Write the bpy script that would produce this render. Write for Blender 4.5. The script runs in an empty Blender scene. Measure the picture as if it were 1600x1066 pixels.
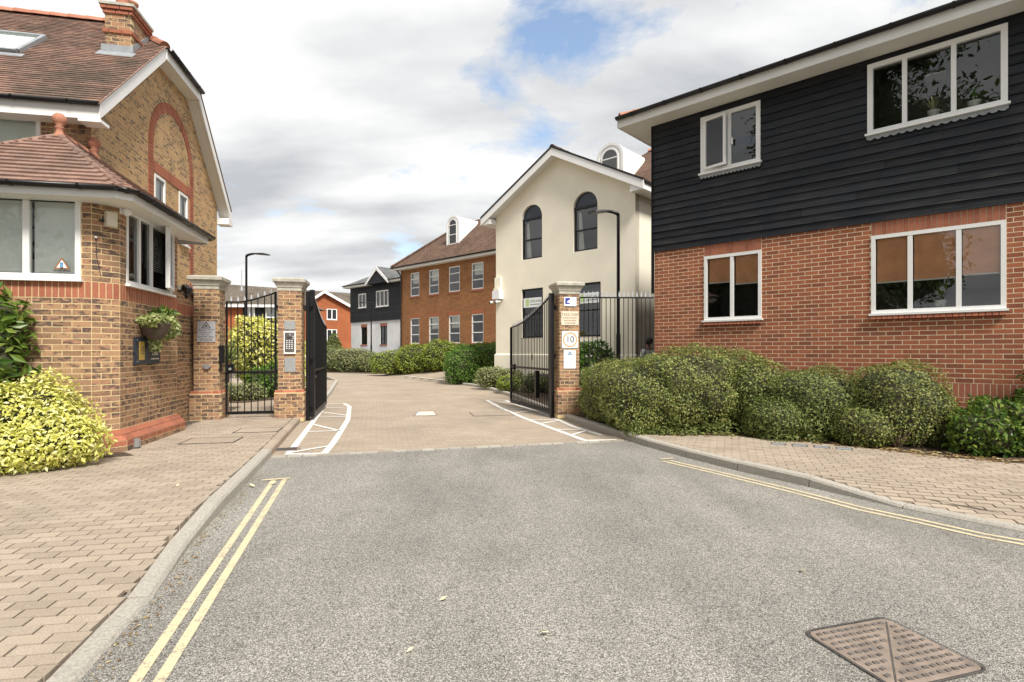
import bpy, math, random
import numpy as np
from mathutils import Matrix, Vector
random.seed(7); rng = np.random.default_rng(7)
S = bpy.context.scene
C = S.collection
R = math.radians
# ------------------------------------------------------------------ camera
cam = bpy.data.cameras.new('camera'); camo = bpy.data.objects.new('camera', cam); C.objects.link(camo)
camo.location = (0, 0, 1.45); camo.rotation_euler = (R(90), 0, 0)
cam.sensor_width = 36; cam.lens = 36 * 850 / 1600; cam.shift_y = 17 / 1600
cam.clip_start = 0.05; cam.clip_end = 3000
S.camera = camo
# ------------------------------------------------------------------ sky, sun, exposure
SUN_EL, SUN_AZ = R(50), R(150)       # azimuth clockwise from +Y
W = bpy.data.worlds.new('World'); S.world = W; W.use_nodes = True
def build_world():
    nt = W.node_tree; N = nt.nodes; L = nt.links; N.clear()
    out = N.new('ShaderNodeOutputWorld'); bg = N.new('ShaderNodeBackground'); bg.inputs[1].default_value = 0.1
    sky = N.new('ShaderNodeTexSky'); sky.sky_type = 'NISHITA'; sky.sun_disc = False
    sky.sun_elevation = SUN_EL; sky.sun_rotation = SUN_AZ; sky.air_density = 1.0; sky.dust_density = 2.5
    tc = N.new('ShaderNodeTexCoord'); sep = N.new('ShaderNodeSeparateXYZ'); L.new(tc.outputs['Generated'], sep.inputs[0])
    def math_(op, a, b=None):
        m = N.new('ShaderNodeMath'); m.operation = op
        for i, v in enumerate((a, b)):
            if v is None: continue
            if isinstance(v, (int, float)): m.inputs[i].default_value = v
            else: L.new(v, m.inputs[i])
        return m.outputs[0]
    z = math_('ADD', math_('MAXIMUM', sep.outputs[2], 0.0), 0.22)
    cx = math_('DIVIDE', sep.outputs[0], z); cy = math_('DIVIDE', sep.outputs[1], z)
    comb = N.new('ShaderNodeCombineXYZ'); L.new(cx, comb.inputs[0]); L.new(cy, comb.inputs[1])
    mp = N.new('ShaderNodeMapping'); L.new(comb.outputs[0], mp.inputs[0]); mp.inputs['Location'].default_value = CLOUD_OFF
    n1 = N.new('ShaderNodeTexNoise'); n1.inputs['Scale'].default_value = 2.1; n1.inputs['Detail'].default_value = 10
    n1.inputs['Roughness'].default_value = 0.6; n1.inputs['Distortion'].default_value = 0.25
    L.new(mp.outputs[0], n1.inputs['Vector'])
    dx = math_('DIVIDE', math_('SUBTRACT', cx, 0.21), 0.19); dy = math_('DIVIDE', math_('SUBTRACT', cy, 1.22), 0.24)
    gap = math_('DIVIDE', 0.235, math_('ADD', 1.0, math_('ADD', math_('MULTIPLY', dx, dx), math_('MULTIPLY', dy, dy))))
    cover = N.new('ShaderNodeValToRGB'); cover.color_ramp.elements[0].position = 0.35; cover.color_ramp.elements[1].position = 0.47
    L.new(math_('SUBTRACT', math_('ADD', n1.outputs[0], 0.07), gap), cover.inputs[0])
    n2 = N.new('ShaderNodeTexNoise'); n2.inputs['Scale'].default_value = 1.25; n2.inputs['Detail'].default_value = 6
    n2.inputs['Roughness'].default_value = 0.5
    mp2 = N.new('ShaderNodeMapping'); L.new(comb.outputs[0], mp2.inputs[0]); mp2.inputs['Location'].default_value = (3.3, 1.7, 0)
    mp2.inputs['Scale'].default_value = (0.8, 1.5, 1)
    L.new(mp2.outputs[0], n2.inputs['Vector'])
    shade = N.new('ShaderNodeValToRGB'); e = shade.color_ramp.elements
    e[0].position = 0.37; e[0].color = (2.85, 2.95, 3.1, 1); e[1].position = 0.62; e[1].color = (5.4, 5.4, 5.35, 1)
    L.new(n2.outputs[0], shade.inputs[0])
    mul = N.new('ShaderNodeMixRGB'); mul.blend_type = 'MULTIPLY'; mul.inputs[0].default_value = 1; L.new(sky.outputs[0], mul.inputs[1]); mul.inputs[2].default_value = (1.45, 1.4, 1.3, 1)
    mix = N.new('ShaderNodeMixRGB'); L.new(cover.outputs[0], mix.inputs[0])
    L.new(mul.outputs[0], mix.inputs[1]); L.new(shade.outputs[0], mix.inputs[2])
    L.new(mix.outputs[0], bg.inputs[0]); L.new(bg.outputs[0], out.inputs[0])
CLOUD_OFF = (0.35, 0.2, 0)
build_world()
sl = bpy.data.lights.new('sun', 'SUN'); sl.energy = 2.9; sl.angle = R(14); sl.color = (1, 0.95, 0.87)
so = bpy.data.objects.new('sun', sl); C.objects.link(so)
sd = Vector((math.sin(SUN_AZ) * math.cos(SUN_EL), math.cos(SUN_AZ) * math.cos(SUN_EL), math.sin(SUN_EL)))
so.rotation_euler = sd.to_track_quat('Z', 'Y').to_euler(); so.location = (20, -10, 30)
S.view_settings.view_transform = 'Standard'; S.view_settings.look = 'None'; S.view_settings.gamma = 1
S.view_settings.exposure = 1.02; S.view_settings.use_curve_mapping = False
S.render.engine = 'CYCLES'

# ------------------------------------------------------------------ node/material helpers
def new_mat(name):
    m = bpy.data.materials.new(name); m.use_nodes = True
    nt = m.node_tree; b = nt.nodes['Principled BSDF']
    return m, nt, nt.nodes, nt.links, b
def nmath(nt, op, a, b=None):
    m = nt.nodes.new('ShaderNodeMath'); m.operation = op
    for i, v in enumerate((a, b)):
        if v is None: continue
        if isinstance(v, (int, float)): m.inputs[i].default_value = v
        else: nt.links.new(v, m.inputs[i])
    return m.outputs[0]
def ramp(nt, fac, stops, interp='LINEAR'):
    r = nt.nodes.new('ShaderNodeValToRGB'); cr = r.color_ramp; cr.interpolation = interp
    while len(cr.elements) < len(stops): cr.elements.new(0.5)
    for e, (p, c) in zip(cr.elements, stops):
        e.position = p; e.color = (*c, 1) if len(c) == 3 else c
    nt.links.new(fac, r.inputs[0]); return r.outputs[0]
def mixc(nt, f, a, b, mode='MIX'):
    m = nt.nodes.new('ShaderNodeMixRGB'); m.blend_type = mode
    for i, v in zip((0, 1, 2), (f, a, b)):
        if isinstance(v, (int, float)): m.inputs[i].default_value = v
        elif isinstance(v, tuple): m.inputs[i].default_value = (*v, 1) if len(v) == 3 else v
        else: nt.links.new(v, m.inputs[i])
    return m.outputs[0]
def noise(nt, vec, scale, detail=4, rough=0.55, sc=None):
    n = nt.nodes.new('ShaderNodeTexNoise'); n.inputs['Scale'].default_value = scale; n.inputs['Detail'].default_value = detail
    n.inputs['Roughness'].default_value = rough
    if vec is not None:
        if sc:
            mp = nt.nodes.new('ShaderNodeMapping'); mp.inputs['Scale'].default_value = sc
            nt.links.new(vec, mp.inputs[0]); vec = mp.outputs[0]
        nt.links.new(vec, n.inputs['Vector'])
    return n.outputs[0]
def pos(nt): return nt.nodes.new('ShaderNodeNewGeometry').outputs['Position']
def rnd(nt):
    oi = nt.nodes.new('ShaderNodeObjectInfo'); g = nt.nodes.new('ShaderNodeNewGeometry')
    return nmath(nt, 'FRACT', nmath(nt, 'ADD', oi.outputs['Random'], g.outputs['Random Per Island']))
def bump(nt, b, h, strength=0.3, dist=0.01):
    n = nt.nodes.new('ShaderNodeBump'); n.inputs['Strength'].default_value = strength; n.inputs['Distance'].default_value = dist
    nt.links.new(h, n.inputs['Height']); nt.links.new(n.outputs[0], b.inputs['Normal'])

def plain(name, col, rough=0.6, metal=0.0, var=0.12, nscale=6.0, bmp=0.0, spec=0.5):
    m, nt, N, L, b = new_mat(name)
    n = noise(nt, pos(nt), nscale, 5)
    lo = tuple(c * (1 - var) for c in col); hi = tuple(min(1, c * (1 + var)) for c in col)
    L.new(ramp(nt, n, [(0.3, lo), (0.7, hi)]), b.inputs['Base Color'])
    b.inputs['Roughness'].default_value = rough; b.inputs['Metallic'].default_value = metal
    b.inputs['Specular IOR Level'].default_value = spec
    if bmp: bump(nt, b, noise(nt, pos(nt), nscale * 12, 3), bmp, 0.004)
    return m
def brick_mat(name, stops, patch=0.0, patchcol=(0.05, 0.035, 0.035)):
    m, nt, N, L, b = new_mat(name)
    r = rnd(nt); p = pos(nt)
    col = ramp(nt, r, stops)
    g = noise(nt, p, 55, 4, 0.6)
    col = mixc(nt, 0.55, col, ramp(nt, g, [(0.3, (0.55, 0.55, 0.55)), (0.7, (1.15, 1.12, 1.1))]), 'MULTIPLY')
    if patch:
        n = noise(nt, p, 1.0, 3, 0.6, (11, 11, 24))
        r2 = nmath(nt, 'FRACT', nmath(nt, 'MULTIPLY', r, 7.31))
        th = nmath(nt, 'SUBTRACT', n, nmath(nt, 'MULTIPLY', r2, 0.22))
        f = ramp(nt, th, [(0.40, (0, 0, 0)), (0.52, (1, 1, 1))])
        col = mixc(nt, nmath(nt, 'MULTIPLY', f, patch), col, patchcol)
    L.new(col, b.inputs['Base Color']); b.inputs['Roughness'].default_value = 0.88; b.inputs['Specular IOR Level'].default_value = 0.25
    bump(nt, b, noise(nt, p, 120, 3), 0.5, 0.004)
    return m
def tex_brick(name, c1, c2, mortar, bw=0.225, bh=0.075, ms=0.006, world=False, rot=0.0, extra=None, rough=0.85, planar=False):
    m, nt, N, L, b = new_mat(name)
    tc = N.new('ShaderNodeTexCoord'); sp = N.new('ShaderNodeSeparateXYZ'); cb = N.new('ShaderNodeCombineXYZ')
    src = pos(nt) if world else tc.outputs['Object']
    L.new(src, sp.inputs[0])
    if planar:
        mp = N.new('ShaderNodeMapping'); mp.inputs['Rotation'].default_value = (0, 0, rot); L.new(src, mp.inputs[0]); vec = mp.outputs[0]
    else:
        L.new(nmath(nt, 'ADD', sp.outputs[0], sp.outputs[1]), cb.inputs[0]); L.new(sp.outputs[2], cb.inputs[1]); vec = cb.outputs[0]
    t = N.new('ShaderNodeTexBrick'); L.new(vec, t.inputs['Vector'])
    t.inputs['Scale'].default_value = 1; t.inputs['Brick Width'].default_value = bw; t.inputs['Row Height'].default_value = bh
    t.inputs['Mortar Size'].default_value = ms; t.inputs['Mortar Smooth'].default_value = 0.2; t.inputs['Bias'].default_value = 0
    t.inputs['Color1'].default_value = (*c1, 1); t.inputs['Color2'].default_value = (*c2, 1); t.inputs['Mortar'].default_value = (*mortar, 1)
    col = t.outputs['Color']
    n = noise(nt, pos(nt), 0.7, 6, 0.65)
    col = mixc(nt, 0.6, col, ramp(nt, n, [(0.3, (0.68, 0.67, 0.66)), (0.7, (1.12, 1.1, 1.08))]), 'MULTIPLY')
    n2 = noise(nt, pos(nt), 40, 4, 0.6)
    col = mixc(nt, 0.5, col, ramp(nt, n2, [(0.3, (0.7, 0.7, 0.7)), (0.7, (1.15, 1.15, 1.15))]), 'MULTIPLY')
    L.new(col, b.inputs['Base Color']); b.inputs['Roughness'].default_value = rough; b.inputs['Specular IOR Level'].default_value = 0.25
    bump(nt, b, nmath(nt, 'SUBTRACT', nmath(nt, 'MULTIPLY', n2, 0.4), t.outputs['Fac']), 0.4, 0.006)
    return m
def leaf_mat(name, stops, trans=0.3, rough=0.45):
    m, nt, N, L, b = new_mat(name)
    r = rnd(nt); col = ramp(nt, r, stops)
    L.new(col, b.inputs['Base Color']); b.inputs['Roughness'].default_value = rough; b.inputs['Specular IOR Level'].default_value = 0.35
    tr = N.new('ShaderNodeBsdfTranslucent'); L.new(col, tr.inputs[0])
    mx = N.new('ShaderNodeMixShader'); mx.inputs[0].default_value = trans
    L.new(b.outputs[0], mx.inputs[1]); L.new(tr.outputs[0], mx.inputs[2]); L.new(mx.outputs[0], N['Material Output'].inputs[0])
    return m
def glass_mat(name, tint=(0.9, 0.94, 0.93), base=0.10):
    m, nt, N, L, b = new_mat(name)
    lw = N.new('ShaderNodeLayerWeight'); lw.inputs[0].default_value = 0.35
    gl = N.new('ShaderNodeBsdfGlossy'); gl.inputs['Roughness'].default_value = 0.0
    wv = noise(nt, pos(nt), 1.6, 2)
    bn = N.new('ShaderNodeBump'); bn.inputs['Strength'].default_value = 0.04; bn.inputs['Distance'].default_value = 0.05; L.new(wv, bn.inputs['Height'])
    L.new(bn.outputs[0], gl.inputs['Normal'])
    tr = N.new('ShaderNodeBsdfTransparent'); tr.inputs[0].default_value = (*tint, 1)
    mx = N.new('ShaderNodeMixShader'); f = nmath(nt, 'ADD', nmath(nt, 'MULTIPLY', lw.outputs['Fresnel'], 0.9), base)
    L.new(f, mx.inputs[0]); L.new(tr.outputs[0], mx.inputs[1]); L.new(gl.outputs[0], mx.inputs[2])
    L.new(mx.outputs[0], N['Material Output'].inputs[0]); return m

M = {}
STK = [(0.0, (0.27, 0.16, 0.10)), (0.3, (0.36, 0.22, 0.13)), (0.6, (0.42, 0.26, 0.15)), (0.8, (0.40, 0.215, 0.13)), (1.0, (0.31, 0.20, 0.14))]
M['stock'] = brick_mat('stock_brick', STK, 0.8, (0.065, 0.05, 0.052))
M['stock_sunlit'] = brick_mat('sunlit_yellow_stock_brick', [(0, (0.50, 0.32, 0.165)), (0.5, (0.60, 0.40, 0.21)), (1, (0.54, 0.32, 0.17))], 0.8, (0.13, 0.10, 0.085))  # yellowish gable brick, with sunlight on the wall put into its colour
M['red'] = brick_mat('red_brick', [(0, (0.27, 0.095, 0.055)), (0.35, (0.37, 0.125, 0.066)), (0.75, (0.43, 0.15, 0.075)), (1, (0.32, 0.115, 0.07))], 0.15, (0.12, 0.05, 0.04))
M['orange'] = brick_mat('orange_red_brick', [(0, (0.33, 0.115, 0.07)), (0.5, (0.43, 0.16, 0.095)), (1, (0.37, 0.14, 0.09))], 0.12, (0.16, 0.08, 0.065))
M['mortar_y'] = plain('yellow_mortar', (0.60, 0.47, 0.26), 0.95, 0, 0.15, 12, 0.4)
M['mortar_c'] = plain('cream_mortar', (0.74, 0.62, 0.43), 0.95, 0, 0.15, 12, 0.4)
M['white'] = plain('white_paint', (0.80, 0.80, 0.79), 0.45, 0, 0.04, 2)
M['soffit'] = plain('soffit_paint', (0.72, 0.71, 0.67), 0.6, 0, 0.05, 2)
M['black'] = plain('black_plastic', (0.010, 0.010, 0.011), 0.35, 0, 0.2, 3, spec=.35)
M['iron'] = plain('black_painted_iron', (0.008, 0.008, 0.009), 0.4, 0.0, 0.3, 8, spec=.28)
M['tip'] = plain('galvanised_tip', (0.42, 0.43, 0.45), 0.45, 0.3, 0.15, 20)
M['steel'] = plain('brushed_steel', (0.45, 0.46, 0.46), 0.4, 0.6, 0.1, 30)
M['lead'] = plain('lead_sheet', (0.30, 0.32, 0.34), 0.55, 0.2, 0.15, 9)
M['stone'] = plain('cast_stone', (0.42, 0.40, 0.34), 0.9, 0, 0.25, 7, 0.5)
M['kerb'] = plain('granite_kerb', (0.40, 0.37, 0.32), 0.85, 0, 0.28, 70, 0.7)
M['terracotta'] = brick_mat('terracotta', [(0, (0.40, 0.17, 0.11)), (1, (0.47, 0.225, 0.15))])
M['glass'] = glass_mat('window_glass', (0.94, 0.96, 0.95), 0.02)
M['glass_dim'] = glass_mat('clear_window_glass', (0.93, 0.95, 0.94), 0.07)
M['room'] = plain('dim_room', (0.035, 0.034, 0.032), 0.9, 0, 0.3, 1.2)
M['curtain'] = plain('pale_roller_blind', (0.86, 0.88, 0.83), 0.8, 0, 0.07, 2.0)
M['orange_blind'] = plain('tan_roller_blind', (0.88, 0.46, 0.25), 0.8, 0, 0.12, 5)
M['slat'] = plain('grey_slat', (0.40, 0.40, 0.40), 0.5)
M['cream'] = plain('cream_render', (0.83, 0.78, 0.65), 0.85, 0, 0.06, 0.9, 0.25)
M['navy'] = plain('slate_sign', (0.02, 0.027, 0.042), 0.35, 0, 0.15, 10)
M['gold'] = plain('brass_plate', (0.48, 0.33, 0.08), 0.35, 0.4, 0.12, 15)
M['ink'] = plain('black_ink', (0.02, 0.02, 0.025), 0.6)
M['bluem'] = plain('blue_ink', (0.03, 0.04, 0.32), 0.5)
M['skyblue'] = plain('pale_blue_ink', (0.10, 0.26, 0.45), 0.5)
M['orange_ink'] = plain('orange_ink', (0.72, 0.33, 0.10), 0.5)
M['brown_ink'] = plain('brown_ink', (0.30, 0.12, 0.04), 0.5)
M['green_ink'] = plain('green_ink', (0.04, 0.16, 0.10), 0.5)
M['lime_ink'] = plain('lime_ink', (0.45, 0.6, 0.25), 0.5)
M['sign_grey'] = plain('grey_sign_plate', (0.50, 0.51, 0.54), 0.4, 0.2, 0.05, 12)
M['sign_white'] = plain('white_sign_plate', (0.76, 0.77, 0.78), 0.4, 0, 0.04, 6)
M['sign_cream'] = plain('cream_sign_plate', (0.66, 0.60, 0.48), 0.5, 0, 0.06, 6)
M['soil'] = plain('bark_soil', (0.075, 0.05, 0.03), 0.95, 0, 0.6, 14, 0.8)
M['grassy'] = plain('rough_ground', (0.10, 0.12, 0.05), 0.95, 0, 0.4, 1.2, 0.5)
M['wood'] = plain('bare_twig', (0.16, 0.11, 0.075), 0.85, 0, 0.3, 14, 0.5)
M['bark'] = plain('tree_bark', (0.10, 0.075, 0.055), 0.9, 0, 0.35, 8, 0.8)
M['white_wall'] = tex_brick('white_painted_brick', (0.84, 0.85, 0.86), (0.80, 0.81, 0.83), (0.74, 0.75, 0.77))
M['far_brick'] = tex_brick('brown_red_brickwork', (0.36, 0.165, 0.07), (0.25, 0.11, 0.05), (0.34, 0.20, 0.10))
M['far_red'] = tex_brick('orange_red_brickwork', (0.40, 0.12, 0.045), (0.33, 0.095, 0.04), (0.38, 0.18, 0.09))
M['skin'] = plain('skin', (0.22, 0.11, 0.07), 0.55, 0, 0.05, 5)
M['hair'] = plain('black_hair', (0.012, 0.010, 0.009), 0.5)
M['cloth_white'] = plain('white_shirt', (0.75, 0.75, 0.76), 0.8)
M['cloth_dark'] = plain('dark_trousers', (0.03, 0.032, 0.04), 0.8)
M['car_white'] = plain('white_car_paint', (0.75, 0.75, 0.76), 0.2)
M['rubber'] = plain('tyre_rubber', (0.02, 0.02, 0.02), 0.8)

def mat_roof(name, cols, row=0.1, tile=0.165):
    m, nt, N, L, b = new_mat(name)
    tc = N.new('ShaderNodeTexCoord'); sp = N.new('ShaderNodeSeparateXYZ'); cb = N.new('ShaderNodeCombineXYZ'); L.new(tc.outputs['Object'], sp.inputs[0])
    L.new(nmath(nt, 'ADD', sp.outputs[0], sp.outputs[1]), cb.inputs[0]); L.new(nmath(nt, 'MULTIPLY', sp.outputs[2], 1.45), cb.inputs[1])
    t = N.new('ShaderNodeTexBrick'); L.new(cb.outputs[0], t.inputs['Vector']); t.inputs['Scale'].default_value = 1
    t.inputs['Brick Width'].default_value = tile; t.inputs['Row Height'].default_value = row; t.inputs['Mortar Size'].default_value = 0.008
    t.inputs['Color1'].default_value = (*cols[0], 1); t.inputs['Color2'].default_value = (*cols[1], 1); t.inputs['Mortar'].default_value = (*[c * .35 for c in cols[1]], 1)
    n = noise(nt, pos(nt), 0.8, 7, 0.7)
    col = mixc(nt, 0.8, t.outputs['Color'], ramp(nt, n, [(0.32, (0.5, 0.5, 0.48)), (0.68, (1.25, 1.2, 1.15))]), 'MULTIPLY')
    L.new(col, b.inputs['Base Color']); b.inputs['Roughness'].default_value = 0.9; b.inputs['Specular IOR Level'].default_value = 0.2
    fr = nmath(nt, 'FRACT', nmath(nt, 'MULTIPLY', sp.outputs[2], 1.45 / row))
    bump(nt, b, nmath(nt, 'SUBTRACT', fr, nmath(nt, 'MULTIPLY', t.outputs['Fac'], .5)), 0.6, 0.02)
    return m
M['far_roof'] = mat_roof('brown_tile_roof', ((0.20, 0.125, 0.09), (0.13, 0.085, 0.065)))
M['grey_roof'] = mat_roof('grey_tile_roof', ((0.20, 0.17, 0.14), (0.14, 0.12, 0.10)))
M['slate_roof'] = mat_roof('slate_roof', ((0.20, 0.21, 0.22), (0.15, 0.155, 0.165)))
def mat_tile(name, stops, lichen):
    m, nt, N, L, b = new_mat(name); p = pos(nt)
    col = ramp(nt, rnd(nt), stops)
    n = noise(nt, p, 0.9, 6, 0.7)
    col = mixc(nt, nmath(nt, 'MULTIPLY', ramp(nt, n, [(0.48, (0, 0, 0)), (0.64, (1, 1, 1))]), lichen), col, (0.09, 0.075, 0.06))
    n3 = noise(nt, p, 26, 5, 0.7)
    col = mixc(nt, 0.6, col, ramp(nt, n3, [(0.3, (0.6, 0.6, 0.6)), (0.72, (1.3, 1.28, 1.25))]), 'MULTIPLY')
    L.new(col, b.inputs['Base Color']); b.inputs['Roughness'].default_value = 0.9; b.inputs['Specular IOR Level'].default_value = 0.2
    bump(nt, b, n3, 0.4, 0.004); return m
M['tile'] = mat_tile('brown_clay_tile', [(0, (0.16, 0.10, 0.08)), (0.5, (0.24, 0.15, 0.12)), (0.8, (0.29, 0.18, 0.14)), (1, (0.20, 0.135, 0.11))], 0.8)
M['tile_red'] = mat_tile('red_clay_tile', [(0, (0.23, 0.145, 0.115)), (0.5, (0.31, 0.195, 0.155)), (1, (0.27, 0.175, 0.145))], 0.45)
def mat_board():
    m, nt, N, L, b = new_mat('black_weatherboard'); p = pos(nt)
    n = noise(nt, p, 1.0, 6, 0.65, (2.5, 2.5, 45)); n2 = noise(nt, p, 1.4, 5, 0.6)
    col = ramp(nt, rnd(nt), [(0, (0.010, 0.0118, 0.016)), (1, (0.022, 0.025, 0.031))])
    f = ramp(nt, nmath(nt, 'ADD', n, nmath(nt, 'MULTIPLY', n2, 0.35)), [(0.66, (0, 0, 0)), (0.92, (1, 1, 1))])
    col = mixc(nt, nmath(nt, 'MULTIPLY', f, 0.45), col, (0.085, 0.075, 0.06))
    L.new(col, b.inputs['Base Color']); b.inputs['Roughness'].default_value = 0.55; b.inputs['Specular IOR Level'].default_value = 0.22
    bump(nt, b, n, 0.5, 0.006); return m
M['board'] = mat_board()
def mat_asphalt():
    m, nt, N, L, b = new_mat('worn_asphalt'); p = pos(nt)
    v = N.new('ShaderNodeTexVoronoi'); v.inputs['Scale'].default_value = 175; L.new(p, v.inputs['Vector'])
    sp = N.new('ShaderNodeSeparateColor'); L.new(v.outputs['Color'], sp.inputs[0])
    col = ramp(nt, sp.outputs[0], [(0.0, (0.13, 0.125, 0.115)), (0.3, (0.28, 0.272, 0.25)), (0.7, (0.45, 0.435, 0.40)), (1.0, (0.70, 0.68, 0.63))])
    edge = ramp(nt, v.outputs['Distance'], [(0.35, (1, 1, 1)), (0.75, (0.35, 0.34, 0.33))])
    col = mixc(nt, 0.75, col, edge, 'MULTIPLY')
    big = noise(nt, p, 0.55, 6, 0.65); col = mixc(nt, 0.7, col, ramp(nt, big, [(0.3, (0.70, 0.69, 0.68)), (0.7, (1.16, 1.15, 1.13))]), 'MULTIPLY')
    wr = noise(nt, p, 1.0, 4, 0.6, (1.3, .28, 1)); col = mixc(nt, 0.75, col, ramp(nt, wr, [(0.35, (0.80, 0.79, 0.78)), (0.65, (1.14, 1.13, 1.12))]), 'MULTIPLY')
    st = noise(nt, p, 3.2, 5, 0.7); col = mixc(nt, nmath(nt, 'MULTIPLY', ramp(nt, st, [(0.63, (0, 0, 0)), (0.75, (1, 1, 1))]), 0.45), col, (0.07, 0.062, 0.055))
    L.new(col, b.inputs['Base Color']); b.inputs['Roughness'].default_value = 0.85; b.inputs['Specular IOR Level'].default_value = 0.3
    bump(nt, b, nmath(nt, 'ADD', nmath(nt, 'MULTIPLY', v.outputs['Distance'], -1), sp.outputs[1]), 0.7, 0.006); return m
M['asphalt'] = mat_asphalt()
def mat_paint(name, col, worn):
    m, nt, N, L, b = new_mat(name); p = pos(nt)
    n = noise(nt, p, 70, 4, 0.7); n2 = noise(nt, p, 6, 4, 0.6)
    f = ramp(nt, nmath(nt, 'ADD', n, nmath(nt, 'MULTIPLY', n2, 0.5)), [(worn, (0, 0, 0)), (worn + 0.1, (1, 1, 1))])
    L.new(mixc(nt, nmath(nt, 'MULTIPLY', f, 0.75), col, (0.22, 0.2, 0.18)), b.inputs['Base Color']); b.inputs['Roughness'].default_value = 0.75
    bump(nt, b, n, 0.5, 0.004); return m
M['yellow_paint'] = mat_paint('faded_yellow_road_paint', (0.60, 0.51, 0.33), 0.78)
M['white_paint_road'] = mat_paint('white_road_paint', (0.72, 0.70, 0.66), 0.84)
PV = [(0, (0.35, 0.285, 0.225)), (0.4, (0.40, 0.33, 0.262)), (0.75, (0.44, 0.365, 0.29)), (1, (0.375, 0.31, 0.25))]
def mat_paver():
    m, nt, N, L, b = new_mat('block_paver'); p = pos(nt)
    col = ramp(nt, rnd(nt), PV)
    n = noise(nt, p, 190, 3, 0.75); col = mixc(nt, 0.8, col, ramp(nt, n, [(0.3, (0.55, 0.55, 0.55)), (0.55, (1.0, 1.0, 1.0)), (0.72, (1.6, 1.6, 1.6))]), 'MULTIPLY')
    n2 = noise(nt, p, 0.9, 5, 0.65); col = mixc(nt, 0.6, col, ramp(nt, n2, [(0.3, (0.72, 0.72, 0.7)), (0.7, (1.12, 1.12, 1.1))]), 'MULTIPLY')
    L.new(col, b.inputs['Base Color']); b.inputs['Roughness'].default_value = 0.9; b.inputs['Specular IOR Level'].default_value = 0.2
    bump(nt, b, n, 0.5, 0.003); return m
M['paver'] = mat_paver()
M['joint'] = plain('joint_sand', (0.10, 0.08, 0.062), 0.95, 0, 0.3, 9, 0.4)
M['drive'] = tex_brick('driveway_blocks', (0.42, 0.35, 0.275), (0.365, 0.30, 0.235), (0.25, 0.21, 0.165), 0.2, 0.1, 0.004, True, R(-14), planar=True)
M['drive_tan'] = plain('tan_tarmac', (0.34, 0.28, 0.21), 0.9, 0, 0.15, 1.5, 0.3)
M['rust'] = plain('rusty_cast_iron', (0.27, 0.215, 0.175), 0.7, 0.2, 0.3, 7, 0.5)
M['cast'] = plain('worn_cast_iron', (0.12, 0.11, 0.105), 0.55, 0.4, 0.25, 9, 0.3)
M['studm'] = plain('worn_stud_iron', (0.20, 0.18, 0.165), 0.5, 0.4, 0.3, 20)
def leafset(a, b_, c, d): return [(0, a), (0.35, b_), (0.7, c), (1, d)]
M['hedge'] = leaf_mat('hedge_leaf', leafset((0.05, 0.075, 0.015), (0.14, 0.175, 0.038), (0.27, 0.30, 0.075), (0.42, 0.42, 0.15)))
M['hedge_dark'] = leaf_mat('dark_hedge_leaf', leafset((0.06, 0.09, 0.022), (0.13, 0.17, 0.04), (0.21, 0.25, 0.065), (0.32, 0.34, 0.11)))
M['hedge_grey'] = leaf_mat('grey_green_leaf', leafset((0.11, 0.14, 0.05), (0.23, 0.27, 0.10), (0.35, 0.38, 0.155), (0.48, 0.50, 0.25)))
M['hedge_bright'] = leaf_mat('bright_hedge_leaf', leafset((0.09, 0.15, 0.015), (0.19, 0.27, 0.03), (0.31, 0.38, 0.05), (0.46, 0.48, 0.09)))
M['hedge_green'] = leaf_mat('green_hedge_leaf', leafset((0.04, 0.11, 0.012), (0.085, 0.19, 0.02), (0.14, 0.27, 0.035), (0.22, 0.35, 0.06)))
M['choisya'] = leaf_mat('golden_leaf', leafset((0.34, 0.37, 0.05), (0.66, 0.64, 0.14), (0.80, 0.77, 0.26), (0.86, 0.84, 0.48)))
M['photinia'] = leaf_mat('glossy_green_leaf', leafset((0.035, 0.08, 0.012), (0.08, 0.15, 0.02), (0.14, 0.21, 0.035), (0.24, 0.28, 0.06)), 0.25, 0.3)
M['variegated'] = leaf_mat('variegated_leaf', leafset((0.10, 0.16, 0.04), (0.27, 0.33, 0.09), (0.46, 0.48, 0.20), (0.62, 0.62, 0.36)))
M['blade'] = leaf_mat('strap_leaf', leafset((0.05, 0.10, 0.02), (0.11, 0.17, 0.04), (0.20, 0.25, 0.08), (0.32, 0.34, 0.14)))
M['petal'] = leaf_mat('white_petal', leafset((0.7, 0.7, 0.66), (0.75, 0.74, 0.7), (0.78, 0.78, 0.74), (0.8, 0.8, 0.78)), 0.2)
M['dead'] = leaf_mat('dry_leaf', leafset((0.16, 0.09, 0.04), (0.28, 0.17, 0.07), (0.42, 0.29, 0.13), (0.55, 0.46, 0.25)), 0.15)
M['pale_leaf'] = leaf_mat('pale_dry_leaf', leafset((0.55, 0.5, 0.3), (0.62, 0.56, 0.36), (0.66, 0.6, 0.4), (0.7, 0.66, 0.5)), 0.15)
M['twig_shade'] = plain('shaded_twig_core', (0.045, 0.045, 0.022), 0.95, 0, 0.4, 18, 0.6)  # twig brown darkened, so the colour carries the shade inside foliage
M['tree_leaf'] = leaf_mat('tree_leaf', leafset((0.03, 0.06, 0.012), (0.06, 0.10, 0.02), (0.09, 0.14, 0.03), (0.13, 0.18, 0.05)))

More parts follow.
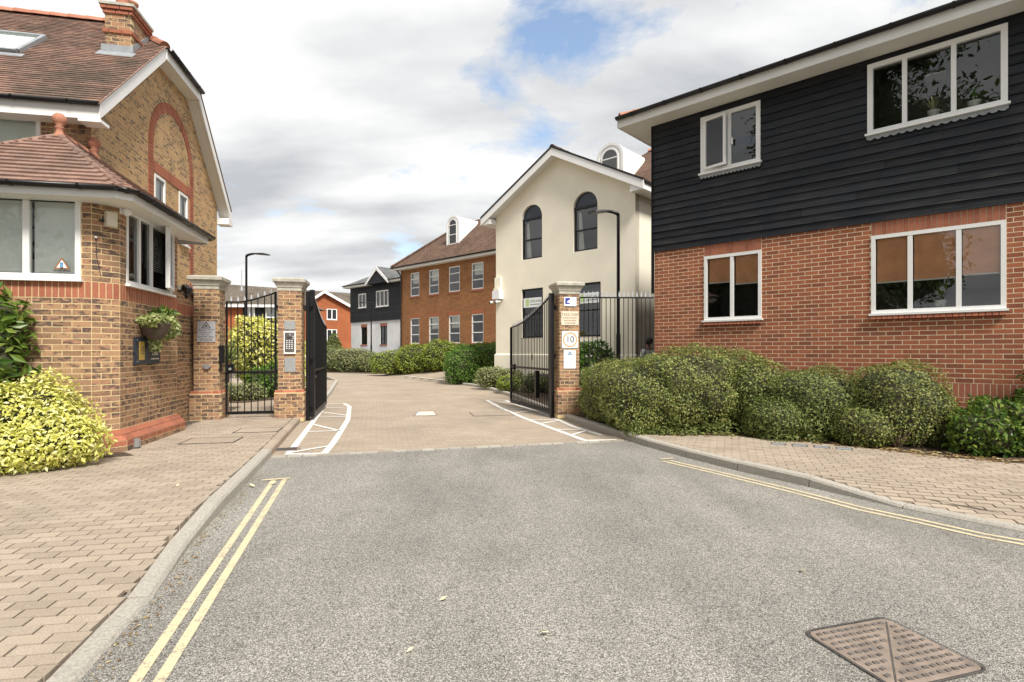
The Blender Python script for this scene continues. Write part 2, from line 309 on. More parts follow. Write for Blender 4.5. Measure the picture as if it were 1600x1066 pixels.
# ------------------------------------------------------------------ mesh helpers
PM = {}
class MB:
    def __init__(s): s.v = []; s.f = []
    def add(s, vs, fs):
        n = len(s.v); s.v += [tuple(v) for v in vs]; s.f += [tuple(i + n for i in f) for f in fs]; return s
    def quad(s, *p): return s.add(p, [tuple(range(len(p)))])
    def box(s, x0, x1, y0, y1, z0, z1):
        return s.add([(x0,y0,z0),(x1,y0,z0),(x1,y1,z0),(x0,y1,z0),(x0,y0,z1),(x1,y0,z1),(x1,y1,z1),(x0,y1,z1)],
                     [(0,3,2,1),(4,5,6,7),(0,1,5,4),(1,2,6,5),(2,3,7,6),(3,0,4,7)])
    def bar(s, a, b, w, h=None, up=(0, 0, 1)):
        h = h or w; a = Vector(a); b = Vector(b); d = (b - a).normalized(); u = Vector(up)
        if abs(d.dot(u)) > 0.98: u = Vector((0, 1, 0))
        sd_ = d.cross(u).normalized() * w / 2; u2 = sd_.cross(d).normalized() * h / 2
        vs = [p + q for p in (a, b) for q in (-sd_ - u2, sd_ - u2, sd_ + u2, -sd_ + u2)]
        return s.add(vs, [(0,1,2,3),(7,6,5,4),(0,4,5,1),(1,5,6,2),(2,6,7,3),(3,7,4,0)])
    def tube(s, pts, r, n=8, cap=True):
        pts = [Vector(p) for p in pts]; rs = r if isinstance(r, (list, tuple)) else [r] * len(pts); base = len(s.v); ref = None
        for i, p in enumerate(pts):
            d = (pts[min(i + 1, len(pts) - 1)] - pts[max(i - 1, 0)]).normalized()
            if ref is None:
                ref = Vector((0, 0, 1)) if abs(d.z) < 0.9 else Vector((1, 0, 0))
            a = d.cross(ref).normalized(); b = a.cross(d).normalized(); ref = b
            for k in range(n):
                t = 2 * math.pi * k / n; s.v.append(tuple(p + (a * math.cos(t) + b * math.sin(t)) * rs[i]))
        for i in range(len(pts) - 1):
            for k in range(n):
                k2 = (k + 1) % n; s.f.append((base + i*n + k, base + i*n + k2, base + (i+1)*n + k2, base + (i+1)*n + k))
        if cap:
            s.f.append(tuple(base + k for k in range(n))[::-1]); s.f.append(tuple(base + (len(pts)-1)*n + k for k in range(n)))
        return s
    def lathe(s, prof, n=16, c=(0, 0, 0), square=False):
        base = len(s.v); m = 4 if square else n
        for (r, z) in prof:
            for k in range(m):
                t = 2 * math.pi * (k + (0.5 if square else 0)) / m; rr = r * (math.sqrt(2) if square else 1)
                s.v.append((c[0] + rr * math.cos(t), c[1] + rr * math.sin(t), c[2] + z))
        for i in range(len(prof) - 1):
            for k in range(m):
                k2 = (k + 1) % m; s.f.append((base+i*m+k, base+i*m+k2, base+(i+1)*m+k2, base+(i+1)*m+k))
        s.f.append(tuple(base + k for k in range(m))[::-1]); s.f.append(tuple(base + (len(prof)-1)*m + k for k in range(m)))
        return s
    def prism(s, pts, d):           # polygon (3D points) extruded by vector d
        n = len(pts); p = [Vector(q) for q in pts]; d = Vector(d); base = len(s.v)
        s.v += [tuple(q) for q in p] + [tuple(q + d) for q in p]
        s.f.append(tuple(base + i for i in range(n))[::-1]); s.f.append(tuple(base + n + i for i in range(n)))
        for i in range(n):
            j = (i + 1) % n; s.f.append((base + i, base + j, base + n + j, base + n + i))
        return s
    def build(s, name, mat, parent=None, smooth=False, kind=None, label=None):
        me = bpy.data.meshes.new(name); me.from_pydata(s.v, [], s.f); me.materials.append(M[mat] if isinstance(mat, str) else mat)
        if smooth: me.polygons.foreach_set('use_smooth', [True] * len(me.polygons))
        me.update(); o = bpy.data.objects.new(name, me); C.objects.link(o)
        if parent is not None: o.parent = parent
        if kind: o['kind'] = kind
        if label: o['label'] = label
        return o
def np_mesh(name, V, F, mat, parent=None, kind=None, smooth=False):
    me = bpy.data.meshes.new(name); nv = len(V); k = F.shape[1]; nf = len(F)
    me.vertices.add(nv); me.vertices.foreach_set('co', np.asarray(V, np.float32).ravel())
    me.loops.add(nf * k); me.loops.foreach_set('vertex_index', np.asarray(F, np.int32).ravel())
    me.polygons.add(nf); me.polygons.foreach_set('loop_start', np.arange(nf, dtype=np.int32) * k)
    me.polygons.foreach_set('use_smooth', np.full(nf, bool(smooth)))
    me.materials.append(M[mat]); me.update(calc_edges=True); me.validate()
    o = bpy.data.objects.new(name, me); C.objects.link(o)
    if parent is not None: o.parent = parent
    if kind: o['kind'] = kind
    return o
def thing(name, label, cat, loc=(0, 0, 0), rz=0.0, group=None):
    o = bpy.data.objects.new(name, None); C.objects.link(o); o.empty_display_size = 0.2
    o.location = loc; o.rotation_euler = (0, 0, rz); o['label'] = label; o['category'] = cat
    if group: o['group'] = group
    PM[o] = Matrix.Translation(Vector(loc)) @ Matrix.Rotation(rz, 4, 'Z'); return o
def tag(o, label, cat, group=None):
    o['label'] = label; o['category'] = cat
    if group: o['group'] = group
    return o
def struct(o): o['kind'] = 'structure'; return o
CUBE_V = np.array([(-.5,-.5,-.5),(.5,-.5,-.5),(.5,.5,-.5),(-.5,.5,-.5),(-.5,-.5,.5),(.5,-.5,.5),(.5,.5,.5),(-.5,.5,.5)])
WEDGE_V = np.array([(-.5,-.5,-.5),(.5,-.5,-.5),(.5,.5,-.5),(-.5,.5,-.5),(-.5,-.05,.5),(.5,-.05,.5),(.5,.5,.5),(-.5,.5,.5)])
CUBE_F = np.array([(0,3,2,1),(4,5,6,7),(0,1,5,4),(1,2,6,5),(2,3,7,6),(3,0,4,7)])
UNITS = {}
def project(p):
    if p.y < 0.2: return None
    return 800 + 850 * p.x / p.y, 550 - 850 * (p.z - 1.45) / p.y
def emit(parent, name, mats, mat, limit=300, unit=CUBE_V, joined=None):
    """unit boxes placed by local matrices: the nearest in view become single child objects, the rest one joined part"""
    pm = PM.get(parent, Matrix()); key = (mat, id(unit))
    sc = []
    for i, m in enumerate(mats):
        w = pm @ m.translation; q = project(w)
        vis = q is not None and -40 < q[0] < 1640 and -40 < q[1] < 1100
        sc.append(((1.0 / max(w.y, .3)) if vis else -1, i))
    sc.sort(reverse=True)
    single = [i for s_, i in sc[:limit] if s_ > 0]; ss = set(single); rest = [i for i in range(len(mats)) if i not in ss]
    if single:
        if key not in UNITS:
            me = bpy.data.meshes.new(name); me.from_pydata([tuple(v) for v in unit], [], [tuple(f) for f in CUBE_F]); me.materials.append(M[mat]); UNITS[key] = me
        me = UNITS[key]
        for i in single:
            o = bpy.data.objects.new(name, me); C.objects.link(o); o.parent = parent; o.matrix_basis = mats[i]
    if rest:
        A = np.array([np.array(mats[i]) for i in rest]); V4 = np.c_[unit, np.ones(8)]
        V = np.einsum('nij,kj->nki', A, V4)[:, :, :3].reshape(-1, 3)
        F = (CUBE_F[None] + (np.arange(len(rest)) * 8)[:, None, None]).reshape(-1, 4)
        np_mesh(joined or ('further_' + name + 's'), V, F, mat, parent, 'stuff')
def place(cx, cy, cz, ang, L_, D_, H_, tilt=0.0):
    return Matrix.Translation((cx, cy, cz)) @ Matrix.Rotation(ang, 4, 'Z') @ Matrix.Rotation(tilt, 4, 'X') @ Matrix.Diagonal((L_, D_, H_, 1))
def course(out, p0, ang, x0, x1, z, holes=(), L_=0.215, H_=0.065, D_=0.10, odd=0, proud=0.0012, j=0.011, inset=0.0, phase=0.0):
    """one brick course on a wall line starting at p0 heading ang; outward normal is to the right of the heading"""
    ca, sa = math.cos(ang), math.sin(ang); nx, ny = sa, -ca; step = L_ + j
    hs = [(a, b) for (a, b, c, d) in holes if c < z + H_ / 2 - .01 and d > z - H_ / 2 + .01]
    k = math.floor(x0 / step) - 2
    while True:
        a = k * step + phase + (step / 2 if odd else 0); b = a + L_; k += 1
        if a > x1: break
        segs = [(max(a, x0), min(b, x1))]
        for (ha, hb) in hs:
            ns = []
            for (p, q) in segs:
                if hb <= p or ha >= q: ns.append((p, q)); continue
                if ha > p: ns.append((p, ha - j * .5))
                if hb < q: ns.append((hb + j * .5, q))
            segs = ns
        for (p, q) in segs:
            if q - p < 0.025: continue
            c = (p + q) / 2; off = D_ / 2 - proud - random.uniform(-.0005, .0005) + inset
            out.append(place(p0[0] + ca * c - nx * off, p0[1] + sa * c - ny * off, z, ang, q - p, D_, H_))
def wall_run(out, p0, ang, x0, x1, z0, z1, holes=(), **k):
    n = int(round((z1 - z0) / 0.075)); g = (z1 - z0) / n
    for i in range(n): course(out, p0, ang, x0, x1, z0 + (i + .5) * g, holes, H_=g - .0115, odd=i % 2, **k)
def soldiers(out, p0, ang, x0, x1, z0, z1, proud=0.0016, D_=0.1, w=0.075):
    n = max(1, int(round((x1 - x0) / w))); g = (x1 - x0) / n; ca, sa = math.cos(ang), math.sin(ang); nx, ny = sa, -ca
    for i in range(n):
        c = x0 + (i + .5) * g; off = D_ / 2 - proud
        out.append(place(p0[0] + ca * c - nx * off, p0[1] + sa * c - ny * off, (z0 + z1) / 2, ang, g - .01, D_, z1 - z0 - .008))
def holed_wall(mb, p0, ang, x0, x1, z0, z1, holes=(), t=0.25):
    """slab with openings: outer face on the wall line, thickness t inward"""
    ca, sa = math.cos(ang), math.sin(ang); nx, ny = sa, -ca
    def P(x, z, d): return (p0[0] + ca * x - nx * d, p0[1] + sa * x - ny * d, z)
    xs = sorted({x0, x1, *[h[i] for h in holes for i in (0, 1) if x0 < h[i] < x1]}); zs = sorted({z0, z1, *[h[i] for h in holes for i in (2, 3) if z0 < h[i] < z1]})
    def inh(x, z): return any(a < x < b and c < z < d for (a, b, c, d) in holes)
    for xa, xb in zip(xs, xs[1:]):
        for za, zb in zip(zs, zs[1:]):
            if inh((xa + xb) / 2, (za + zb) / 2): continue
            mb.quad(P(xa, za, 0), P(xb, za, 0), P(xb, zb, 0), P(xa, zb, 0)); mb.quad(P(xb, za, t), P(xa, za, t), P(xa, zb, t), P(xb, zb, t))
    for (a, b, c, d) in holes:
        a, b, c, d = max(a, x0), min(b, x1), max(c, z0), min(d, z1)
        for (q, r_) in (((a, c), (a, d)), ((a, d), (b, d)), ((b, d), (b, c)), ((b, c), (a, c))):
            mb.quad(P(*q, 0), P(*r_, 0), P(*r_, t), P(*q, t))
    for (q, r_) in (((x0, z0), (x0, z1)), ((x0, z1), (x1, z1)), ((x1, z1), (x1, z0))):
        mb.quad(P(*q, 0), P(*q, t), P(*r_, t), P(*r_, 0))
def xf(o, p0, ang): o.matrix_basis = Matrix.Translation((p0[0], p0[1], 0)) @ Matrix.Rotation(ang, 4, 'Z'); return o
def window(parent, p0, ang, x0, x1, z0, z1, bars=(), hbars=(), mat='white', fw=0.055, y=-0.012, d=0.07, glass='glass', blind=None, sill=True, room=True, cover=0.0, sillmat=None, skip=()):
    """window built in wall-local coordinates (x along the wall, y inward)"""
    m = MB(); e = cover
    m.box(x0 - e, x0 + fw, y, y + d, z0, z1 + e); m.box(x1 - fw, x1 + e, y, y + d, z0, z1 + e)
    m.box(x0 + fw, x1 - fw, y, y + d, z1 - fw, z1 + e); m.box(x0 + fw, x1 - fw, y, y + d, z0, z0 + fw)
    for b in bars: m.box(b - fw * .55, b + fw * .55, y + .004, y + d, z0 + fw, z1 - fw)
    xs = [x0 + fw] + [q for b in bars for q in (b - fw * .55, b + fw * .55)] + [x1 - fw]
    for hb in hbars:
        for i in range(0, len(xs), 2): m.box(xs[i], xs[i + 1], y + .002, y + d, hb - fw * .4, hb + fw * .4)
    w = xf(m.build('window', mat, parent), p0, ang)
    if sill: MB().box(x0 - .03 - e, x1 + .03 + e, y - .05, y + d, z0 - .035, z0 - .001).build('sill', sillmat or mat, w)
    for i in range(0, len(xs), 2):
        if i // 2 in skip: continue
        MB().quad((xs[i], y + d*.5, z0 + fw), (xs[i + 1], y + d*.5, z0 + fw), (xs[i + 1], y + d*.5, z1 - fw), (xs[i], y + d*.5, z1 - fw)).build('pane', glass, w)
    if blind:
        bm, frac = blind
        for i in range(0, len(xs), 2):
            zt = z1 - fw; zb = zt - (zt - z0 - fw) * (frac if not isinstance(frac, (list, tuple)) else frac[i // 2])
            MB().box(xs[i] + .01, xs[i + 1] - .01, y + d + .03, y + d + .034, zb, zt).build('blind', bm, w)
            MB().box(xs[i] + .01, xs[i + 1] - .01, y + d + .024, y + d + .040, zb - .025, zb - .001).build('blind_bar', 'white', w)
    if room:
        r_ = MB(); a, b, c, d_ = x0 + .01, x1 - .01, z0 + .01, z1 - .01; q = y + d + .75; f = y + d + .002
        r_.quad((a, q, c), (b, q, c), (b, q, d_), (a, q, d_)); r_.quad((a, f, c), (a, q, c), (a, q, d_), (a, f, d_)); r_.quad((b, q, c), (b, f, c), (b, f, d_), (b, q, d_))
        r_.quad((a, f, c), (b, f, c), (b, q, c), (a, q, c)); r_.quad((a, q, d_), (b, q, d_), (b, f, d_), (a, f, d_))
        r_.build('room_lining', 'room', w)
    return w
def text(parent, name, s, size, loc, rot, mat, extr=0.001, align='CENTER', sx=1.0):
    cu = bpy.data.curves.new(name, 'FONT'); cu.body = s; cu.size = size; cu.extrude = extr; cu.align_x = align; cu.align_y = 'CENTER'
    o = bpy.data.objects.new('tmp', cu); C.objects.link(o); dg = bpy.context.evaluated_depsgraph_get(); dg.update()
    me = bpy.data.meshes.new_from_object(o.evaluated_get(dg)); bpy.data.objects.remove(o); me.materials.clear(); me.materials.append(M[mat])
    q = bpy.data.objects.new(name, me); C.objects.link(q); q.parent = parent
    q.matrix_basis = Matrix.Translation(loc) @ rot @ Matrix.Diagonal((sx, 1, 1, 1)); return q
UPR = Matrix.Rotation(R(90), 4, 'X')          # text standing on a wall facing -y

# ------------------------------------------------------------------ foliage
def spt(b, n):
    d = rng.normal(size=(n, 3)); d /= np.linalg.norm(d, axis=1)[:, None]; p = b[6] if len(b) > 6 else 2.0
    r = (np.abs(d) ** p).sum(1) ** (-1 / p); u = d * r[:, None]
    nr = np.sign(u) * np.abs(u) ** (p - 1) / np.array(b[3:6]); nr /= np.linalg.norm(nr, axis=1)[:, None] + 1e-9
    return u, nr
def leaves(name, parent, blobs, n, size, mat, shell=0.14, tilt=0.75, zmin=0.02, aspect=0.5, up=0.15, lump=0.10, stuff=True):
    areas = np.array([(b[3]*b[4] + b[3]*b[5] + b[4]*b[5]) for b in blobs]); areas = areas / areas.sum(); P = []; Nn = []
    for i, b in enumerate(blobs):
        k = int(n * areas[i] * 1.5) + 8; u, nr = spt(b, k); c = np.array(b[:3]); rad = np.array(b[3:6])
        ph = u * rad
        lm = 1 + lump * (np.sin(ph[:, 0]*9 + i) * np.cos(ph[:, 1]*8 + 2*i) + .7*np.sin(ph[:, 2]*11 + ph[:, 0]*5))
        s = (1 - shell * rng.random(k) ** 1.5) * lm; s = s + (rng.random(k) < .07) * rng.random(k) * .13; p = c + ph * s[:, None]
        ok = p[:, 2] > zmin
        for j, b2 in enumerate(blobs):
            if j == i: continue
            pw = b2[6] if len(b2) > 6 else 2.0
            ok &= (np.abs((p - np.array(b2[:3])) / np.array(b2[3:6])) ** pw).sum(1) > 0.72
        P.append(p[ok]); Nn.append(nr[ok])
    P = np.concatenate(P); Nn = np.concatenate(Nn)
    if len(P) > n: sel = rng.choice(len(P), n, replace=False); P = P[sel]; Nn = Nn[sel]
    k = len(P); nrm = Nn + rng.normal(size=(k, 3)) * tilt + np.array([0, 0, up]); nrm /= np.linalg.norm(nrm, axis=1)[:, None]
    t = rng.normal(size=(k, 3)) + Nn * .4; t -= nrm * (t * nrm).sum(1)[:, None]; t /= np.linalg.norm(t, axis=1)[:, None]; sd_ = np.cross(nrm, t)
    L_ = size * (0.6 + 0.8 * rng.random(k))[:, None]; w = L_ * aspect * .5
    V = np.stack([P, P + t*L_*.45 + sd_*w + nrm*L_*.08, P + t*L_, P + t*L_*.45 - sd_*w + nrm*L_*.08], 1).reshape(-1, 3)
    F = np.arange(k * 4).reshape(-1, 4)
    return np_mesh(name, V, F, mat, parent, 'stuff' if stuff else None)
def cores(parent, blobs, sc=0.86, name='shaded_twig_core'):  # solid dark blobs standing in for shade deep in the leaves
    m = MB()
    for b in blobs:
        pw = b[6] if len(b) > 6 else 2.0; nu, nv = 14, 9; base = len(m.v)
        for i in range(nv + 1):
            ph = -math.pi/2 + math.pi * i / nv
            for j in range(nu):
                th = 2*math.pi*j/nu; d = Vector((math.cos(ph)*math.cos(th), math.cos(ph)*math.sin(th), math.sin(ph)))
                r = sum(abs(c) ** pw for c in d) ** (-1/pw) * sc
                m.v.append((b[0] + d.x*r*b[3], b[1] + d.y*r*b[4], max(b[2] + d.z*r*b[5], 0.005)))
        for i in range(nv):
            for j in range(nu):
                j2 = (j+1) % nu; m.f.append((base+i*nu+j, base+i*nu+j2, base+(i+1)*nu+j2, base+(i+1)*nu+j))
    return m.build(name, 'twig_shade', parent, True)
def bush(name, label, cat, loc, blobs, n, size, mat, group=None, core=0.84, rz=0.0, **k):
    t = thing(name, label, cat, loc, rz, group); leaves('foliage', t, blobs, n, size, mat, **k)
    if core: cores(t, blobs, core)
    return t

# ================================================================== THE SETTING
def inside(p, poly):
    x, y = p; c = False; n = len(poly)
    for i in range(n):
        x1, y1 = poly[i]; x2, y2 = poly[(i + 1) % n]
        if (y1 > y) != (y2 > y) and x < (x2 - x1) * (y - y1) / (y2 - y1) + x1: c = not c
    return c
def sheet(name, poly, z, mat):
    m = MB(); m.quad(*[(x, y, z) for x, y in poly]); return m.build(name, mat)
def offset(pl, d):
    out = []
    for i, p in enumerate(pl):
        a = Vector(pl[max(i - 1, 0)]); b = Vector(pl[min(i + 1, len(pl) - 1)]); t = (b - a).normalized(); out.append((p[0] - t.y * d, p[1] + t.x * d))
    return out
def resample(pl, step):
    out = [pl[0]]; acc = 0.0
    for a, b in zip(pl, pl[1:]):
        a = Vector(a); b = Vector(b); L_ = (b - a).length; s_ = step - acc
        while s_ <= L_: out.append(tuple(a + (b - a) * s_ / L_)); s_ += step
        acc = (acc + L_) % step
    return out
ground = struct(sheet('ground', [(-900, -900), (900, -900), (900, 900), (-900, 900)], -0.03, 'grassy'))
road = struct(sheet('road', [(-25, -30), (25, -30), (25, 9), (1.8, 8.84), (-3.3, 7.43), (-25, 7.4)], 0.0, 'asphalt'))
drive = struct(sheet('driveway', [(-45, 7.41), (-25, 7.4), (-3.3, 7.43), (1.8, 8.84), (25, 9), (25, 75), (-45, 75)], 0.004, 'drive'))
m = MB(); m.quad((-8.1, 33.3, .012), (-2.17, 23.7, .012), (1.2, 26.2, .62), (-4.6, 34.6, .62)); m.quad((-4.6, 34.6, .62), (1.2, 26.2, .62), (9, 33, .62), (2, 42, .62))
side_road = struct(m.build('side_road', 'drive_tan'))
setts = []
a, b = Vector((-3.3, 7.43)), Vector((1.8, 8.84)); n = 26
for i in range(n):
    p = a + (b - a) * (i + .5) / n; setts.append(place(p.x, p.y + .03, .006, math.atan2(b.y - a.y, b.x - a.x), (b - a).length / n - .012, .10, .02))
M['sett'] = brick_mat('pale_sett', [(0, (0.36, 0.34, 0.30)), (0.5, (0.46, 0.43, 0.38)), (1, (0.30, 0.27, 0.23))])
emit(drive, 'sett', setts, 'sett')
# kerbs -------------------------------------------------------------
KL = [(-.45, -3), (-1.25, 0), (-1.90, 2.39), (-1.955, 2.6), (-2.155, 3.367), (-2.30, 3.735), (-2.50, 4.37), (-2.67, 5.05), (-3.28, 7.336), (-4.25, 10.81), (-4.36, 11.25), (-5.1, 14.6), (-6.3, 19), (-8.3, 26), (-12, 34)]
KR = [(7.6, 1.3), (5.6, 2.9), (4.75, 3.72), (4.10, 4.355), (3.96, 4.48), (3.73, 4.85), (3.49, 5.18), (3.30, 5.60), (3.11, 5.98), (2.72, 6.70), (2.39, 7.47), (2.0, 8.5), (1.67, 9.78), (0.99, 12.2), (.55, 14.6), (.02, 17.2), (-.35, 18.67), (-1.29, 22.0), (-2.17, 23.7)]
def hr(x, y):            # kerb height along the right side: dropped near the camera
    return 0.025 + 0.085 * min(1, max(0, (y - 4.95) / 0.95))
def kerb(name, pl, side, hf, split=None):
    k = MB().quad((pl[0][0], pl[0][1], -.02), (pl[0][0] + .01, pl[0][1], -.02), (pl[0][0], pl[0][1] + .01, -.02)).build(name, 'joint'); struct(k)
    pts = resample(pl, 0.915); pts.append(pl[-1]); inn = offset(pts, side * .125)
    for (p, q, pi, qi) in zip(pts, pts[1:], inn, inn[1:]):
        P, Q, PI, QI = Vector(p), Vector(q), Vector(pi), Vector(qi)
        if (Q - P).length < .2: continue
        g = .006 / (Q - P).length; vs = []
        P, Q, PI, QI = P + (Q-P)*g, Q - (Q-P)*g, PI + (QI-PI)*g, QI - (QI-PI)*g
        jit = random.uniform(-.004, .004)
        for (e, i_) in ((P, PI), (Q, QI)):
            h = hf(e.x, e.y) + jit; d = (i_ - e)
            for (f, z) in ((0, -.06), (.03, h - .022), (.17, h), (1, h + .003), (1, -.06)): vs.append((*(e + d * f), z))
        red = split is not None and split < (P.y + Q.y) / 2 < 11.5
        MB().add(vs, [(0,1,2,3,4), (9,8,7,6,5)] + [(i, (i+5), (i+1) % 5 + 5, (i+1) % 5) for i in range(5)]).build('kerb_stone', 'paver' if red else 'kerb', k)
    return k
def hl(x, y): return 0.022 + 0.083 * min(1, max(0, (y - 3.65) / 0.9))
kerb('kerb', KL, 1, hl, 7.5)
kerb('kerb', KR, -1, hr)
KLi = offset(KL, .13); KRi = offset(KR, -.13)
# pavements ---------------------------------------------------------
PL = KLi + [(-22, 34), (-22, -3)]
KLs = resample([p for p in KL if p[1] < 6.5], .2)
def zl(x, y):
    if y > 5.6: return .103
    d = min(math.hypot(x - p[0], y - p[1]) for p in KLs); h = hl(x, y); return h + (.103 - h) * min(1, d / 2.2)
k5 = [p for p in KLi if p[1] > 5.0]
pave_l = struct(sheet('pavement', k5 + [(-22, 34), (-22, k5[0][1])], 0.088, 'joint'))
m = MB(); GX = np.arange(-9.2, -.3, .1); GY = np.arange(-3, k5[0][1] + .05, .1)
ins = {(i, j): inside((x, y), PL) for i, x in enumerate(GX) for j, y in enumerate(GY)}
for i in range(len(GX) - 1):
    for j in range(len(GY) - 1):
        if all(ins[(i + a, j + b)] for a in (0, 1) for b in (0, 1)): m.quad(*[(GX[i + a], GY[j + b], zl(GX[i + a], GY[j + b]) - .014) for a, b in ((0, 0), (1, 0), (1, 1), (0, 1))])
bed_m = m.build('paving_bed', 'joint', pave_l)
HB = [(9.5, 5.2), (7.4, 5.75), (6.17, 6.50), (5.48, 6.95), (4.97, 7.55), (4.24, 8.2), (3.6, 8.75), (2.5, 8.7), (2.02, 9.0)]   # edge between paving and bed
KR_near = KRi[:12]
PRp = KR_near + HB[::-1] + [(11, 4.0), (11, 1.3)]
def zr(x, y):
    d = min((Vector((x, y)) - Vector(p)).length for p in resample(KR_near, .25)) if y < 6.3 else 0
    h = hr(x, y); return h + (0.105 - h) * min(1, d / 1.1)
m = MB(); m.quad(*[(x, y, hr(x, y) - .03 if i < len(KR_near) else .05) for i, (x, y) in enumerate(PRp)])
pave_r = struct(m.build('pavement', 'joint'))
G_LOC = (-5.294, 7.186, 0); G_ROT = R(11.71)
ge = Vector((math.cos(G_ROT), math.sin(G_ROT))); gs = Vector((-ge.y, ge.x))
def pavers(parent, poly, ang, zf, box, avoid=None, limit=300):
    out = []; ca, sa = math.cos(ang), math.sin(ang); (x0, x1, y0, y1) = box
    cs = [(x, y) for x in (x0, x1) for y in (y0, y1)]; us = [x*ca + y*sa for x, y in cs]; vs = [-x*sa + y*ca for x, y in cs]
    v = math.floor(min(vs) / .1) * .1; r = 0
    while v < max(vs):
        u = math.floor(min(us) / .2) * .2 + (0.1 if r % 2 else 0)
        while u < max(us):
            x = u*ca - v*sa; y = u*sa + v*ca
            if x0 < x < x1 and y0 < y < y1:
                L_ = .1915; cx, cy = x, y
                e1 = (x - ca*.097, y - sa*.097); e2 = (x + ca*.097, y + sa*.097)
                i1, i2 = inside(e1, poly), inside(e2, poly)
                if inside((x, y), poly) or i1 or i2:
                    if not (i1 and i2):
                        good = [k for k in range(9) if inside((x + ca*(k-4)*.0243, y + sa*(k-4)*.0243), poly)]
                        if good:
                            a_, b_ = (good[0]-4)*.0243, (good[-1]-4)*.0243; L_ = b_ - a_; cx, cy = x + ca*(a_+b_)/2, y + sa*(a_+b_)/2
                        else: L_ = 0
                    w = Vector((cx, cy, .1)); q = project(w)
                    if L_ > .04 and q and -120 < q[0] < 1720 and q[1] < 1200 and not (avoid and avoid(cx, cy)):
                        z0_ = zf(cx, cy) - .03 + random.uniform(-.0012, .0012); W_ = .0912
                        su = (zf(cx + ca*.05, cy + sa*.05) - zf(cx - ca*.05, cy - sa*.05)) / .1; sv = (zf(cx - sa*.05, cy + ca*.05) - zf(cx + sa*.05, cy - ca*.05)) / .1
                        out.append(Matrix(((ca*L_, -sa*W_, 0, cx), (sa*L_, ca*W_, 0, cy), (su*L_, sv*W_, .06, z0_), (0, 0, 0, 1))))
            u += .2
        v += .1; r += 1
    emit(parent, 'paver', out, 'paver', limit)
def av(x, y):
    d = Vector((x, y)) - Vector(G_LOC[:2]); u, v = d.dot(ge), d.dot(gs); return u < -.02 and v > .02
pavers(pave_l, PL, G_ROT, zl, (-8.5, -1.2, 1.5, 13.5), av)
pavers(pave_r, PRp, R(-22), zr, (1.4, 8.5, 3.0, 9.2))
sheet('pavement', [(-9, 13.4), (-4.9, 13.4), (-5.3, 14.7), (-6.45, 19), (-8.4, 26), (-22, 30), (-22, 13.4)], 0.100, 'drive')['kind'] = 'structure'
bed_r = struct(sheet('flower_bed', HB + [(1.72, 9.9), (1.1, 12.1), (.7, 14.6), (.17, 17.2), (-.2, 18.7), (-1.15, 22), (-1.6, 23.4), (-.6, 24.5), (8, 20), (14, 10)], 0.095, 'soil'))
bed_l = struct(sheet('flower_bed', [(-9, 5.0), (-4.9, 7.06), (-5.2, 7.3), (-9, 7.4)], 0.107, 'soil'))
bed_f = struct(sheet('flower_bed', [(-14, 12.9), (-7.1, 14.4), (-6.6, 15.6), (-7.2, 17.6), (-9.4, 20), (-14, 21)], 0.112, 'soil'))
bed_b = struct(sheet('flower_bed', [(-13.6, 38.2), (-8.7, 35.6), (-7.0, 34.8), (-9, 44), (-20, 50), (-19, 42)], 0.02, 'soil'))
# painted markings --------------------------------------------------
def strip(parent, name, pts, w, z, mat):
    m = MB(); l = offset(pts, w / 2); r = offset(pts, -w / 2)
    for i in range(len(pts) - 1): m.quad((*r[i], z), (*r[i+1], z), (*l[i+1], z), (*l[i], z))
    return m.build(name, mat, parent)
def fine(pl, step=.5):
    o = []
    for a, b in zip(pl, pl[1:]):
        a, b = Vector(a), Vector(b); n = max(1, int((b - a).length / step)); o += [tuple(a + (b - a) * i / n) for i in range(n)]
    return o + [pl[-1]]
strip(road, 'yellow_line', fine([(-.70, -1.2), (-1.655, 2.39), (-2.69, 6.13)]), .052, .004, 'yellow_paint')
strip(road, 'yellow_line', fine([(-.60, -1.2), (-1.55, 2.39), (-2.585, 6.19)]), .052, .004, 'yellow_paint')
strip(road, 'yellow_line_end', [(-2.82, 6.12), (-2.54, 6.23)], .06, .0075, 'yellow_paint')
KY = [p for p in KR[1:11]]
for d in (.26, .37):
    l = offset(KY, d); l[-1] = (l[-1][0] - .05, l[-1][1] - .12); strip(road, 'yellow_line', fine(l), .048, .004, 'yellow_paint')
strip(road, 'yellow_line_end', [(1.99, 7.32), (2.20, 7.40)], .05, .0075, 'yellow_paint')
def hatch(inner, outer, zig, ends):
    strip(drive, 'white_line', fine(inner), .10, .008, 'white_paint_road'); strip(drive, 'white_line', fine(outer), .10, .008, 'white_paint_road')
    for (p, q) in ends: strip(drive, 'white_line', [p, q], .09, .0115, 'white_paint_road')
    for (p, q) in zig: strip(drive, 'white_line', [p, q], .075, .0115, 'white_paint_road')
hatch([(-4.69, 15.2), (-4.3, 14.4), (-3.97, 13.25), (-3.5, 11.6), (-3.16, 10.1), (-2.85, 8.7), (-2.67, 7.75)], [(-5.15, 15.03), (-4.1, 11.2), (-3.16, 7.7)],
      [((-4.88, 14.1), (-4.2, 13.9)), ((-4.62, 13.1), (-3.7, 12.3)), ((-4.35, 12.0), (-3.62, 12.1)), ((-4.03, 10.9), (-3.12, 9.9)), ((-3.72, 9.8), (-3.15, 9.95)), ((-3.2, 7.75), (-2.8, 8.35))], [((-5.19, 15.1), (-4.66, 15.2)), ((-3.2, 7.66), (-2.62, 7.72))])
